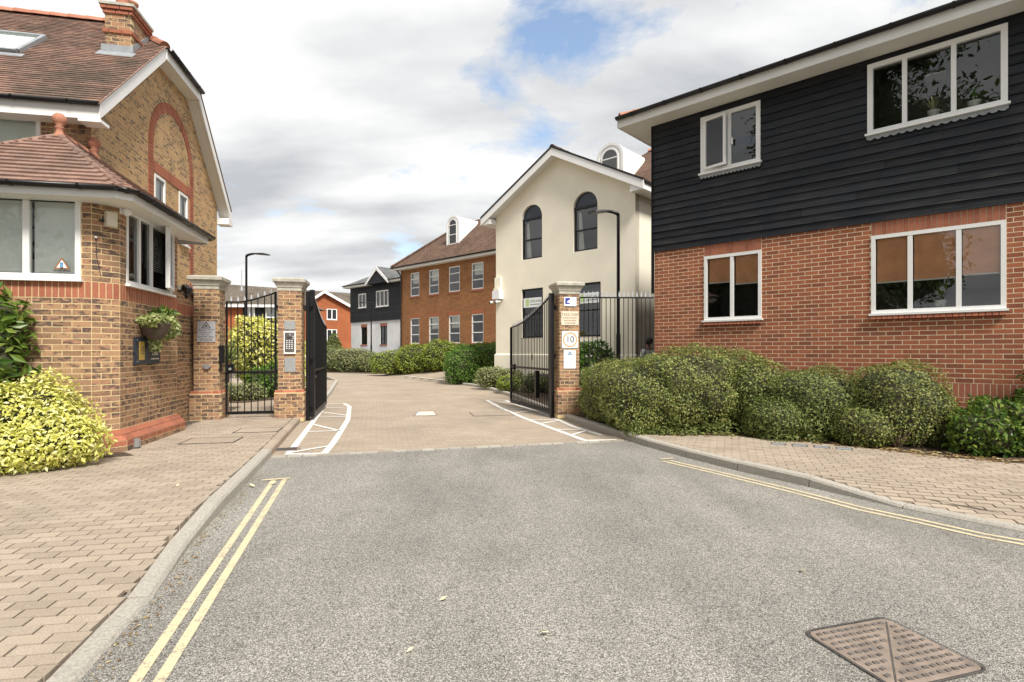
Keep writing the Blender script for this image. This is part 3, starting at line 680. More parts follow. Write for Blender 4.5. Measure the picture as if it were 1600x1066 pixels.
hatch([(-.74, 16.2), (-.3, 14.1), (.24, 11.97), (.81, 10.1), (1.19, 8.87)], [(-.19, 16.2), (.86, 12.2), (1.18, 10.57), (1.56, 9.41)],
      [((-.5, 15.2), (0, 15.7)), ((-.2, 13.9), (.42, 13.7)), ((.05, 12.8), (.5, 13.4)), ((.35, 11.6), (.98, 11.5)), ((.55, 10.9), (1.0, 11.45)), ((.8, 10.1), (1.34, 10.1)), ((1.0, 9.4), (1.36, 9.95))],
      [((-.77, 16.25), (-.15, 16.2)), ((1.16, 8.84), (1.72, 8.93))])
for i, (x, y) in enumerate([(-3.3, 26.0), (-3.9, 27.0), (-4.5, 28.0), (-5.1, 29.0), (-5.7, 30.0)]):
    strip(side_road, 'give_way_dash', [(x, y), (x - .33, y + .53)], .2, .10, 'white_paint_road')

# ================================================================== GATEHOUSE (left foreground)
gh = thing('gatehouse', 'small stock brick gatehouse with hipped red tile roof beside the footpath', 'gatehouse', G_LOC, G_ROT)
ZS0, ZS1, ZT = 2.156, 2.374, 3.50; c0 = .229
FACES = [((-2.4, 0), 0.0, 0, 2.4 - c0), ((-c0, 0), R(45), 0, c0 * math.sqrt(2)), ((0, c0), R(90), 0, 2.19 - c0), ((0, 2.19), R(135), 0, c0 * math.sqrt(2)), ((-c0, 2.19 + c0), R(180), 0, 1.2), ((-2.4, 2.4), R(-90), 0, 2.4)]
FH = {0: [(.30, 2.05, 2.374, 3.47)], 2: [(.40 - c0, 1.94 - c0, 2.374, 3.44)]}
wm = MB(); bk = []; sb = []; pl = []; pr = []
for i, (p0, an, x0, x1) in enumerate(FACES):
    hs = FH.get(i, [])
    holed_wall(wm, p0, an, x0, x1, .05, ZT, hs)
    ph_ = (x1 - .004 - .215) % .226 if i == 0 else 0.0
    wall_run(bk, p0, an, x0 + .004, x1 - .004, .40, ZS0, hs, phase=ph_); wall_run(bk, p0, an, x0 + .004, x1 - .004, ZS1, ZT, hs, phase=ph_)
    soldiers(sb, p0, an, x0 + .003, x1 - .003, ZS0, ZS1)
    ca, sa = math.cos(an), math.sin(an); nx, ny = sa, -ca; ex = .045
    for (zc, o_, unit_list, h) in ((.137, .11, bk, .065), (.212, .11, pr, .065), (.287, .11, pl, .068), (.362, .055, pl, .068)):
        n = max(1, round((x1 - x0 + 2*ex) / .225)); g = (x1 - x0 + 2*ex*(o_/.11)) / n; xs0 = x0 - ex*(o_/.11)
        for k in range(n):
            c = xs0 + (k + .5) * g; D_ = .10 if unit_list is not pl else .13; off = D_/2 - o_
            unit_list.append(place(p0[0] + ca*c - nx*off, p0[1] + sa*c - ny*off, zc, an, g - .010, D_, h))
    wm.add([(p0[0] + ca*(tt + sg_*ex*max(0, q)/.11*.98) + nx*q, p0[1] + sa*(tt + sg_*ex*max(0, q)/.11*.98) + ny*q, z) for (tt, sg_) in ((x0, -1), (x1, 1)) for (q, z) in ((.1085, .05), (.1085, .2495), (.102, .2505), (-.011, .40), (-.05, .05))], [(0,1,6,5), (2,3,8,7)])
wm.build('wall', 'mortar_y', gh)
emit(gh, 'brick', bk, 'stock', 300); emit(gh, 'soldier_brick', sb, 'orange', 120); emit(gh, 'plinth_brick', pl, 'orange', 80, WEDGE_V); emit(gh, 'plinth_course_brick', pr, 'orange', 60)
fw = window(gh, (-2.4, 0), 0, .30, 2.05, 2.40, 3.47, bars=(.83, 1.43), blind=('curtain', .955), fw=.065, cover=.0)
st = MB(); t0, t1, zt = 1.735, 1.915, 2.53
st.prism([(t0, .0, zt), (t1, .0, zt), ((t0+t1)/2, .0, zt + .15)], (0, .002, 0)); o = xf(st.build('warning_sticker', 'brown_ink', gh), (-2.4, .012), 0)
st = MB().prism([(t0 + .028, 0, zt + .015), (t1 - .028, 0, zt + .015), ((t0+t1)/2, 0, zt + .118)], (0, -.001, 0)); st.build('sticker_face', 'sign_white', o)
text(o, 'sticker_word', 'WARNING', .042, ((t0+t1)/2, -.001, zt - .022), UPR, 'ink')
MB().lathe([(.018, 0), (.014, .035), (.02, .05), (.008, .065)], 8, ((t0+t1)/2, -.003, zt + .022)).build('sticker_figure', 'skyblue', o)
sw = window(gh, (0, c0), R(90), .40 - c0, 1.94 - c0, 2.40, 3.44, bars=(.80 - c0, 1.20 - c0), fw=.05, skip=(2,))
for k in range(26):      # venetian blind slats behind the side window
    z = 3.40 - k * .033
    if k < 25: MB().add([(.46-c0, .10, z), (.78-c0, .10, z), (.78-c0, .118, z+.02), (.46-c0, .118, z+.02)], [(0,1,2,3)]).build('blind_slat', 'slat', sw)
    if k < 19: MB().add([(.83-c0, .10, z), (1.17-c0, .10, z), (1.17-c0, .118, z+.02), (.83-c0, .118, z+.02)], [(0,1,2,3)]).build('blind_slat', 'slat', sw)
    if k < 21: MB().add([(1.23-c0, .10, z), (1.9-c0, .10, z), (1.9-c0, .118, z+.02), (1.23-c0, .118, z+.02)], [(0,1,2,3)]).build('blind_slat', 'slat', sw)
sash = MB(); w_, h0, h1 = .66, 2.45, 3.40
sash.box(-w_, -w_ + .05, -.03, .03, h0, h1); sash.box(-.05, 0, -.03, .03, h0, h1); sash.box(-w_ + .05, -.05, -.03, .03, h0, h0 + .05); sash.box(-w_ + .05, -.05, -.03, .03, h1 - .05, h1)
sa_ = sash.build('open_casement', 'white', gh); sa_.matrix_basis = Matrix.Translation((.03, 1.90, 0)) @ Matrix.Rotation(R(90 + 15), 4, 'Z') @ Matrix.Rotation(0, 4, 'X')
MB().box(-w_ + .05, -.05, -.004, .004, h0 + .05, h1 - .05).build('pane', 'glass', sa_)
# roof
ov = .35; Wd = 2.4; ez = 3.53
ex0, ex1, ey0, ey1 = -Wd - ov - 1.8, ov, -ov, 2.42 + ov
A1 = Vector((-1.2, 1.137, 4.63)); A2 = Vector((-1.2, 2.07, 4.63)); ch = .14
eave = [(-2.75, 2.6, ez), (-2.75, ey0 + .001, ez), (ex1 - ch, ey0, ez), (ex1, ey0 + ch, ez), (ex1, ey1 - ch, ez), (ex1 - ch, ey1, ez), (-1.3, ey1, ez)]
rm = MB()
rm.quad(eave[0], eave[1], A1, A2); rm.add([eave[1], eave[2], A1], [(0, 1, 2)]); rm.add([eave[2], eave[3], A1], [(0, 1, 2)]); rm.quad(eave[3], eave[4], A2, A1); rm.add([eave[4], eave[5], A2], [(0, 1, 2)]); rm.quad(eave[5], eave[6], (-1.3, 2.07, 4.63), A2)
roof = rm.build('roof', 'black', gh)
def tile_slope(out, o, a, poly2, w=.165, g=.10, th=.013, tilt=0.0, lift=.008):
    """tiles over a sloped polygon: o origin on the eave, a eave direction, poly2 in (along, up-slope) metres; b = up-slope unit"""
    a = Vector(a).normalized(); o = Vector(o); b = tile_slope.b; nrm = a.cross(b).normalized()
    us = [p[0] for p in poly2]; vs = [p[1] for p in poly2]; r = 0; v = min(vs) - .02
    while v < max(vs):
        u = min(us) + (w/2 if r % 2 else 0) - w
        while u < max(us) + w:
            vm = v + g * .5; seg = [k for k in range(7) if inside((u + w*(k+.5)/7, max(vm, .005)), poly2)]
            if seg:
                ua = u + w*seg[0]/7; ub = u + w*(seg[-1]+1)/7; Ln = g * 1.45
                c = o + a*((ua+ub)/2) + b*(v + Ln/2) + nrm*(lift + th*.6 + random.uniform(0, .003))
                t = math.atan2(th * 1.05, g); b2 = (b*math.cos(t) - nrm*math.sin(t)).normalized(); n2 = a.cross(b2).normalized()
                mtx = Matrix(((a.x*(ub-ua-.003), b2.x*Ln, n2.x*th, c.x), (a.y*(ub-ua-.003), b2.y*Ln, n2.y*th, c.y), (a.z*(ub-ua-.003), b2.z*Ln, n2.z*th, c.z), (0, 0, 0, 1)))
                out.append(mtx)
            u += w
        v += g; r += 1
def slope_tiles(out, e0, e1, t1, t0, **k):
    e0, e1, t0, t1 = Vector(e0), Vector(e1), Vector(t0), Vector(t1); a = (e1 - e0).normalized()
    d = t0 - e0; b = (d - a * d.dot(a)).normalized(); tile_slope.b = b
    tile_slope(out, e0, a, [(0, 0), ((e1-e0).length, 0), ((t1-e0).dot(a), (t1-e0).dot(b)), ((t0-e0).dot(a), (t0-e0).dot(b))], **k)
tl = []
TK = dict(w=.20, g=.135, th=.022)
slope_tiles(tl, eave[1], eave[2], A1, A1 - Vector((.002, 0, 0)), **TK); slope_tiles(tl, eave[3], eave[4], A2, A1, **TK); slope_tiles(tl, eave[2], eave[3], A1, A1 - Vector((.002, .002, 0)), **TK); slope_tiles(tl, eave[0], eave[1], A1, A2, **TK)
emit(gh, 'roof_tile', tl, 'tile_red', 300)
def ridge_run(parent, a, b, r=.10, step=.30, mat='terracotta', name='ridge_tile'):
    a, b = Vector(a), Vector(b); n = max(1, int((b - a).length / step)); d = (b - a) / n; ax = d.normalized(); sd_ = ax.cross(Vector((0, 0, 1))).normalized(); up = sd_.cross(ax)
    for i in range(n):
        m = MB(); p = a + d*i; q = p + d*1.03; vs = []
        for (c, rr) in ((p, r), (q, r * .9)):
            for k in range(7):
                t = math.pi * k / 6; vs.append(c + sd_*math.cos(t)*rr + up*(math.sin(t)*rr - .03))
        m.add(vs, [(k, k+1, k+8, k+7) for k in range(6)] + [(0,1,2,3,4,5,6)]); m.build(name, mat, parent, True)
ridge_run(gh, A1 + Vector((0, 0, .03)), A2 + Vector((0, 0, .03)), .09); ridge_run(gh, Vector(eave[1]) + Vector((.06, .06, .05)), A1 + Vector((-.02, -.02, .03)), .055, .22, 'tile_red', 'hip_tile'); ridge_run(gh, Vector(eave[2]) + Vector((.03, .05, .04)), A1 + Vector((.02, -.02, .03)), .055, .22, 'tile_red', 'hip_tile')
for q in (A1, A2):
    fn = MB().lathe([(.10, -.06), (.08, .02), (.05, .06), (.045, .12), (.065, .14), (.04, .165), (.075, .20), (.092, .25), (.085, .30), (.05, .34), (.0, .35)], 16, tuple(q)); fn.build('finial', 'terracotta', gh, True)
def eave_trim(parent, pts, fz0, fz1, wallpts=None, gut=True, soff=None, gr=.055):
    """fascia board, soffit and half-round gutter along a run of eave points"""
    for p, q in zip(pts, pts[1:]):
        p, q = Vector(p), Vector(q); m = MB(); d = (q - p).normalized(); nr = Vector((d.y, -d.x, 0))
        m.add([p + Vector((0,0,fz0)), q + Vector((0,0,fz0)), q + Vector((0,0,fz1)), p + Vector((0,0,fz1)), p - nr*.022 + Vector((0,0,fz0)), q - nr*.022 + Vector((0,0,fz0)), q - nr*.022 + Vector((0,0,fz1)), p - nr*.022 + Vector((0,0,fz1))], [(0,1,2,3), (7,6,5,4), (0,4,5,1), (3,2,6,7), (0,3,7,4), (1,5,6,2)])
        m.build('fascia', 'white', parent)
        if gut:
            g = MB(); vs = []; n = 7
            for c in (p - d * .01, q + d * .03):
                for rr in (gr, gr - .006):
                    for k in range(n): t = math.pi * (1 + k / (n - 1)); vs.append(c + nr*(gr + .004) + nr*math.cos(t)*rr + Vector((0, 0, fz1 + .008 + math.sin(t)*rr)))
            fs = []
            for k in range(n - 1): fs += [(k, k+1, 2*n+k+1, 2*n+k), (n+k+1, n+k, 3*n+k, 3*n+k+1)]
            fs += [(0, 2*n, 3*n, n), (n-1, 2*n-1, 4*n-1, 3*n-1)] + [(k, n+k, n+k+1, k+1) for k in range(n-1)] + [(2*n+k+1, 3*n+k+1, 3*n+k, 2*n+k) for k in range(n-1)]
            gm = g.add(vs, fs).build('gutter', 'black', parent, True)
            L_ = (q - p).length; nb = int(L_ / .8)
            for k in range(nb + 1):
                c = p + d * (L_ * (k + .5) / (nb + 1)) + nr*(gr + .004); b_ = MB(); v2 = []
                for s_ in (-.018, .018):
                    for kk in range(n): t = math.pi * (1 + kk/(n-1)); v2.append(c + d*s_ + nr*math.cos(t)*(gr+.008) + Vector((0, 0, fz1 + .010 + math.sin(t)*(gr+.008))))
                b_.add(v2, [(kk, kk+1, n+kk+1, n+kk) for kk in range(n-1)]).build('gutter_bracket', 'black', gm)
    if soff:
        m = MB(); m.quad(*soff); m.build('soffit', 'soffit', parent)
eave_trim(gh, [Vector((x, y, 0)) for x, y, z in eave], ez - .13, ez - .01)
sm = MB(); sm.quad(*[(x, y, ez - .125) for x, y, z in eave[:5]], (-.1, 2.3, ez - .125), (-.1, .1, ez - .125), (-2.3, .1, ez - .125), (-2.3, 2.6, ez - .125)); sm.build('soffit', 'soffit', gh)
# fittings on the gatehouse
def wl(o, f, x, z, y=0.0):    # place something on gatehouse face f at x, z
    p0, an = FACES[f][0], FACES[f][1]; o.matrix_basis = PM[gh] @ Matrix.Translation((p0[0], p0[1], 0)) @ Matrix.Rotation(an, 4, 'Z') @ Matrix.Translation((x, y, z)); PM[o] = o.matrix_basis.copy(); return o
t = wl(thing('alarm_box', 'cream plastic alarm box high on the gatehouse corner', 'alarm box'), 1, .20, 3.22)
b_ = MB().box(-.065, .065, -.085, -.006, -.10, .10); b_.build('casing', 'sign_cream', t); MB().box(-.058, .058, -.097, -.085, -.09, .09).build('cover', 'sign_cream', t); MB().box(-.12, -.066, -.03, -.008, -.04, -.015).build('cable_clip', 'ink', t)
t = wl(thing('wall_sensor', 'round white dome sensor under the gatehouse eaves', 'sensor'), 2, .02, 3.36)
MB().lathe([(.045, .05), (.06, .03), (.062, 0), (.05, -.03), (.02, -.05)], 14, (0, -.075, 0)).build('dome', 'white', t, True); MB().box(-.04, .04, -.03, -.004, -.03, .05).build('mount', 'white', t)
t = wl(thing('hanging_wire', 'thin black wire hanging from a white clip on gatehouse bricks', 'wire'), 1, .04, 2.95)
MB().tube([(0, -.02, 0), (.01, -.018, -.25), (.06, -.016, -.50)], .004, 5).build('wire', 'ink', t); MB().lathe([(.014, 0), (.018, .015), (.008, .03)], 8, (0, -.02, -.005)).build('clip', 'white', t, True)
t = wl(thing('plinth_vent_box', 'small grey metal box on the red brick plinth', 'vent box'), 2, .17, .18)
MB().box(-.035, .035, -.165, -.113, -.06, .06).build('casing', 'steel', t); MB().box(-.028, .028, -.172, -.165, -.05, .03).build('grille', 'lead', t); MB().box(-.02, .02, -.16, -.12, -.09, -.06).build('spout', 'ink', t)
ns = wl(thing('name_sign', 'dark slate name board with brass panel on the gatehouse wall', 'sign'), 2, 0, 0)
xa, xb, za, zb = .36, 1.16, 1.27, 1.66
MB().box(xa, xb, -.045, -.012, za, zb).build('board', 'navy', ns); MB().box(xa + .09, xa + .25, -.051, -.045, za + .06, zb - .06).build('brass_panel', 'gold', ns)
text(ns, 'number', '15', .16, (xa + .17, -.052, (za + zb)/2), UPR, 'navy', sx=.7)
text(ns, 'lettering', 'WEST', .085, (xb - .18, -.046, za + .25), UPR, 'sign_cream'); text(ns, 'lettering', 'LANE', .085, (xb - .18, -.046, za + .155), UPR, 'sign_cream')
for k in range(9): MB().box(xb - .32 + k*.031, xb - .32 + k*.031 + .02, -.047, -.045, za + .065, za + .085).build('small_mark', 'sign_cream', ns)
for x in (xa + .04, xb - .04):
    for z in (za + .04, zb - .04): MB().lathe([(.008, 0), (.008, .004)], 8).build('screw', 'steel', ns).matrix_basis = Matrix.Translation((x, -.046, z)) @ Matrix.Rotation(R(90), 4, 'X')
hb = wl(thing('hanging_basket', 'wall basket of variegated trailing ivy above the dark name sign', 'planter'), 2, .85, 1.80)
MB().lathe([(.07, -.17), (.16, -.08), (.20, .06), (.21, .08)], 14, (-.2, -.17, 0)).build('basket', 'bark', hb, True)
leaves('ivy', hb, [(0, -.18, .09, .38, .17, .13), (-.34, -.18, .10, .24, .15, .09), (.16, -.18, -.02, .28, .16, .15), (-.12, -.15, -.20, .10, .08, .17), (.42, -.15, .03, .22, .12, .14)], 2400, .045, 'variegated', zmin=-9, shell=.4, aspect=.75)
leaves('foliage', hb, [(.12, -.15, .22, .24, .13, .10)], 260, .08, 'photinia', zmin=-9, shell=.5)
fl = wl(thing('floodlight', 'black floodlight with motion sensor on the gatehouse rear corner', 'floodlight'), 3, .12, 2.50)
MB().bar((0, 0, 0), (0, -.16, .02), .03).build('arm', 'black', fl); hd = MB().box(-.09, .09, -.05, .05, -.055, .055).build('lamp_head', 'black', fl); hd.matrix_basis = Matrix.Translation((.06, -.24, .06)) @ Matrix.Rotation(R(-25), 4, 'Y'); MB().box(-.08, .08, -.054, -.05, -.045, .045).build('lens', 'steel', hd)
MB().lathe([(.03, -.05), (.035, 0), (.025, .04)], 10, (-.02, -.2, -.06)).build('sensor', 'black', fl, True)

# ================================================================== HOUSE behind the gatehouse
ho = thing('brick_house', 'tall stock brick house with half hipped tile roof, arch panel and chimney', 'house', G_LOC, G_ROT)
U0 = -1.26; V0 = 2.1; V1 = 8.44; VC = (V0 + V1) / 2; EZ = 5.618; PT = 0.90
def gz(v): return min(EZ + (min(v - V0, V1 - v)) * PT + .12, 7.52)
wm = MB()
FWH = [(8 - 1.26 - 1.85, 8 - 1.26 - .72, 4.15, 5.30)]; fx = 8 - 1.26
holed_wall(wm, (-8, V0), 0, 0, fx, 0, EZ + .1, FWH)
gp = [(U0, V0, 0), (U0, V1, 0), (U0, V1, EZ), (U0, V1 - 2.25, 7.55), (U0, V0 + 2.25, 7.55), (U0, V0, EZ)]
GH = [(4.47 - V0, 5.01 - V0, 3.97, 5.17), (5.75 - V0, 6.28 - V0, 3.97, 5.17)]
holed_wall(wm, (U0, V0), R(90), 0, V1 - V0, 0, EZ, GH); wm.quad((U0, V0, EZ), (U0, V1, EZ), (U0, V1 - 2.25, EZ + 2.2*PT), (U0, V0 + 2.25, EZ + 2.2*PT)); wm.quad((U0, V1, 0), (-8, V1, 0), (-8, V1, EZ), (U0, V1, EZ))
wm.build('wall', 'mortar_y', ho)
bk = []; wall_run(bk, (-8, V0), 0, 3.6, fx - .004, 3.6, EZ + .1, FWH); emit(ho, 'brick', bk, 'stock', 200)
bk = []; n = int((7.6 - 2.2) / .075); AC, AR, AZ = 5.40 - V0, 1.0, 5.72
for i in range(n):
    z = 2.2 + (i + .5) * .075; lo = V0 + .004; hi = V1 - .004
    if z > EZ: dlt = (z - EZ) / PT; lo += dlt; hi -= dlt
    hs = list(GH)
    for rr, sgn in ((AR + .225, 1),):
        if z < AZ: hs += [(AC - rr, AC - AR, 0, 99), (AC + AR, AC + rr, 0, 99)]
        elif z < AZ + rr:
            xo = math.sqrt(rr**2 - (z - AZ)**2); xi = math.sqrt(max(0, AR**2 - (z - AZ)**2)); hs += [(AC - xo, AC - xi, 0, 99), (AC + xi, AC + xo, 0, 99)]
    if 5.19 < z < 5.42: hs += [(AC - AR, AC + AR, 0, 99)]
    course(bk, (U0, V0), R(90), lo - V0, hi - V0, z, hs, odd=i % 2)
emit(ho, 'gable_brick', bk, 'stock_sunlit', 100)
ar = []
def gab(x, z, an, L_, H_, D_=.1, proud=.018): ar.append(Matrix.Translation((U0 - D_/2 + proud, V0 + x, z)) @ Matrix.Rotation(R(90), 4, 'Z') @ Matrix.Rotation(-an, 4, 'Y') @ Matrix.Diagonal((L_, D_, H_, 1)))
for k in range(44):
    t = math.pi * (k + .5) / 44; gab(AC + math.cos(t)*(AR + .112), AZ + math.sin(t)*(AR + .112), t, .215, .068)
for sx in (-1, 1):
    for k in range(46): gab(AC + sx*(AR + .112), AZ - .04 - k*.075, 0, .215, .065)
for k in range(26): gab(AC - AR + (k + .5)*2*AR/26, 5.305, R(90), .215, 2*AR/26 - .01)
emit(ho, 'arch_brick', ar, 'orange', 160)
for (a, b, c, d) in GH: window(ho, (U0, V0), R(90), a, b, c, d, fw=.055, blind=('curtain', .98))
window(ho, (-8, V0), 0, *FWH[0], bars=(), fw=.065, blind=('curtain', .98))
# roof of the house
og = .28; EO = .32; RZ = EZ + (VC - V0) * PT + .12; BX = U0 + og
zf = lambda v: EZ + .12 + (v - V0) * PT
ev = V0 - EO; ez2 = zf(ev); cz = zf(4.30); Rx = U0 - .95
m = MB()
m.quad((-14, ev, ez2), (BX, ev, ez2), (BX, 4.30, cz), (Rx, VC, RZ), (-14, VC, RZ)); bv = 2*VC - ev; b4 = 2*VC - 4.30
m.quad((BX, bv, ez2), (-14, bv, ez2), (-14, VC, RZ), (Rx, VC, RZ), (BX, b4, cz)); m.add([(BX, 4.30, cz), (BX, b4, cz), (Rx, VC, RZ)], [(0, 1, 2)])
m.build('roof', 'black', ho)
tl = []
def poly_tiles(out, o, a, b, pts3, **k):
    o, a, b = Vector(o), Vector(a).normalized(), Vector(b).normalized(); tile_slope.b = b
    tile_slope(out, o, a, [((Vector(p) - o).dot(a), (Vector(p) - o).dot(b)) for p in pts3], **k)
poly_tiles(tl, (-6.6, ev, ez2), (1, 0, 0), (0, 1, PT), [(-6.6, ev, ez2), (BX, ev, ez2), (BX, 4.30, cz), (Rx, VC, RZ), (-6.6, VC, RZ)])
emit(ho, 'roof_tile', tl, 'tile', 300)
tl = []; hb_ = Vector((Rx - BX, 0, RZ - cz)); poly_tiles(tl, (BX, 4.30, cz), (0, 1, 0), hb_, [(BX, 4.30, cz), (BX, b4, cz), (Rx, VC, RZ)]); emit(ho, 'hip_end_tile', tl, 'tile', 60)
ridge_run(ho, (-8.5, VC, RZ + .03), (Rx, VC, RZ + .03), .12, .32); ridge_run(ho, (BX - .02, 4.33, cz + .05), (Rx, VC, RZ + .03), .11, .3, 'terracotta', 'hip_tile')
eave_trim(ho, [Vector((-14, ev, 0)), Vector((BX - .02, ev, 0))], ez2 - .27, ez2 - .03)
eave_trim(ho, [Vector((BX + .012, 4.33, 0)), Vector((BX + .012, b4 - .03, 0))], cz - .23, cz - .02)
MB().quad((-14, ev, ez2 - .26), (BX, ev, ez2 - .26), (BX, V0 + .02, ez2 - .26), (-14, V0 + .02, ez2 - .26)).build('soffit', 'soffit', ho)
for (va, za_, vb, zb_) in ((ev, ez2, 4.30, cz), (bv, ez2, b4, cz)):
    q = [(BX - .03, va, za_ - .02), (BX - .03, vb, zb_ - .02), (BX - .03, vb, zb_ - .27), (BX - .03, va, za_ - .27)]
    MB().prism(q, (.03, 0, 0)).build('bargeboard', 'white', ho); q2 = [(U0 - .02, va, za_ - .22), (BX - .03, va, za_ - .22), (BX - .03, vb, zb_ - .22), (U0 - .02, vb, zb_ - .22)]; MB().quad(*q2).build('soffit', 'soffit', ho)
    MB().prism([(BX - .05, va, za_ + .0), (BX + .02, va, za_ + .0), (BX + .02, vb, zb_ + .0), (BX - .05, vb, zb_ + .0)], (0, 0, .022)).build('verge', 'tile_red', ho)
MB().quad((U0 - .02, 4.3, cz - .215), (BX, 4.3, cz - .215), (BX, b4, cz - .215), (U0 - .02, b4, cz - .215)).build('soffit', 'soffit', ho)
MB().box(U0 - .02, BX + .02, bv - .3, bv + .06, ez2 - .42, ez2 - .25).build('eave_box', 'white', ho); MB().box(U0 - .02, BX + .02, ev - .02, ev + .25, ez2 - .32, ez2 - .27).build('eave_box', 'white', ho)
# skylight
def on_slope(u, v, h=0): return Vector((u, v, zf(v))) + Vector((0, -PT, 1)).normalized() * h
sk = MB(); ua, ub, va, vb = -5.2, -2.98, 3.28, 4.05
def frame_bar(p, q, w): return MB().bar(p, q, w, .07, up=(0, -PT, 1))
fr = frame_bar(on_slope(ua, va, .06), on_slope(ub, va, .06), .07).build('skylight', 'lead', ho)
for p, q in (((ua, vb), (ub, vb)), ((ub, va), (ub, vb)), ((ua, va), (ua, vb))): frame_bar(on_slope(*p, .06), on_slope(*q, .06), .07).build('frame_bar', 'lead', fr)
MB().quad(on_slope(ua, va, .07), on_slope(ub, va, .07), on_slope(ub, vb, .07), on_slope(ua, vb, .07)).build('pane', 'glass_dim', fr); MB().quad(on_slope(ua, va, .035), on_slope(ub, va, .035), on_slope(ub, vb, .035), on_slope(ua, vb, .035)).build('skylight_blind', 'curtain', fr)
MB().prism([on_slope(ua - .1, va - .14, .03), on_slope(ub + .14, va - .14, .03), on_slope(ub + .14, va - .06, .035), on_slope(ua - .1, va - .06, .035)], (0, 0, .01)).build('flashing', 'lead', fr)
# chimney
cu, cv, cw, cd = -1.60, 4.1, .225, .36; cb = zf(cv - cd)
ck = MB().box(cu - cw, cu + cw, cv - cd, cv + cd, cb - .3, cb - .25 + 15*.075).build('chimney', 'mortar_y', ho)
bk = []; rb = []
for i in range(16):
    z = cb - .25 + i * .075; tgt = rb if i in (9,) or i >= 14 else bk; e = .03 if i == 9 else (.03 * (i - 13) if i >= 14 else 0)
    course(tgt, (cu - cw - e, cv - cd - e), 0, 0, 2*cw + 2*e, z, odd=i % 2); course(tgt, (cu + cw + e, cv - cd - e), R(90), 0.1, 2*cd + 2*e, z, odd=(i + 1) % 2)
    course(tgt, (cu - cw - e, cv + cd + e), R(-90), 0, 2*cd + 2*e - .1, z, odd=i % 2)
emit(ho, 'chimney_brick', bk, 'stock', 140); emit(ho, 'chimney_band_brick', rb, 'orange', 60)
ztop = cb - .25 + 15*.075 + .035
MB().box(cu - cw - .08, cu + cw + .08, cv - cd - .08, cv + cd + .08, ztop, ztop + .05).build('chimney_cap', 'stone', ho)
for s_ in (-.17, .17): MB().lathe([(.13, 0), (.12, .1), (.10, .3), (.125, .32), (.125, .36), (.09, .36)], 14, (cu, cv + s_, ztop + .05)).build('chimney_pot', 'terracotta', ho, True)
fl_ = MB(); 
for (x0_, x1_, v_) in ((cu - cw - .05, cu + cw + .05, cv - cd - .02),): fl_.box(x0_, x1_, v_ - .02, v_ + .01, zf(v_) - .02, zf(v_) + .17)
fl_.prism([(cu + cw + .02, cv - cd - .03, zf(cv - cd)), (cu + cw + .02, cv + cd, zf(cv + cd)), (cu + cw + .02, cv + cd, zf(cv + cd) + .13), (cu + cw + .02, cv - cd - .03, zf(cv - cd) + .15)], (-.03, 0, 0))
fl_.prism([on_slope(cu - cw - .08, cv - cd - .16, .03), on_slope(cu + cw + .1, cv - cd - .16, .03), on_slope(cu + cw + .1, cv - cd, .03), on_slope(cu - cw - .08, cv - cd, .03)], (0, 0, .012)); fl_.build('chimney_flashing', 'lead', ho)

# ================================================================== GATE PIERS
def pier(label, loc, bw=.283, sw=.2225, z0=.10):
    t = thing('gate_pier', label, 'gate pier', (loc[0], loc[1], 0), G_ROT, 'brick gate piers'); b = []; s = []; zb = .60
    MB().box(-bw, bw, -bw, bw, z0 - .08, zb + .02).box(-sw, sw, -sw, sw, zb + .02, 2.72).build('wall', 'mortar_y', t)
    def ring(out, h, z, i, prd=.0014, H_=.0635):
        o_ = i % 2
        for k in range(4):
            an = k * math.pi / 2; ca, sa = math.cos(an), math.sin(an); p0 = (-h*ca + h*sa, -h*sa - h*ca)
            a_, b2 = (0, 2*h - .105) if (k + o_) % 2 else (.105, 2*h)
            a_, b2 = (0, 2*h) if k in (0, 2) else (.104, 2*h - .104)
            course(out, p0, an, a_, b2, z, odd=o_, H_=H_, proud=prd)
    n = int(round((zb - z0) / .075)); g = (zb - z0) / n
    for i in range(n): ring(b, bw, z0 + (i + .5)*g, i)
    for k in range(4):
        an = k*math.pi/2; ca, sa = math.cos(an), math.sin(an); D_ = .14
        for q in range(3):
            wv = 2*bw/3; c = -bw + (q + .5)*wv; yy = -bw + D_/2
            s.append(place(ca*c - sa*yy, sa*c + ca*yy, zb + .036, an, wv - .010, D_ , .070))
    n = int(round((2.70 - zb - .075) / .075)); g = (2.70 - zb - .075) / n
    for i in range(n): ring(b, sw, zb + .075 + (i + .5)*g, i)
    emit(t, 'brick', b, 'stock', 300); emit(t, 'sloping_brick', s, 'orange', 12, WEDGE_V)
    MB().lathe([(.235, 2.705), (.235, 2.765), (.25, 2.775), (.255, 2.80), (.285, 2.86), (.315, 2.885), (.318, 2.94), (.30, 2.955), (.16, 2.985)], square=True).build('capstone', 'stone', t)
    return t
P1, P2, P3 = (-6.14, 11.05), (-4.61, 11.38), (1.20, 12.0)
pr1 = pier('brick gate pier with grey CCTV notice beside the gatehouse', P1); pr2 = pier('brick gate pier carrying the entry keypad', P2); pr3 = pier('brick gate pier carrying the speed limit sign beside the hedge', P3)
def on_pier(o, p): o.matrix_basis = PM[p] @ Matrix.Translation((0, -.2285 - .002, 0)); return o
def plate(name, label, pier_, x0, x1, z0, z1, mat, cat='sign', th=.006):
    t = on_pier(thing(name, label, cat), pier_); MB().box(x0, x1, -th, 0, z0, z1).build('plate', mat, t)
    for x in (x0 + .015, x1 - .015):
        for z in (z0 + .015, z1 - .015): MB().box(x - .004, x + .004, -th - .002, -th, z - .004, z + .004).build('screw', 'steel', t)
    return t
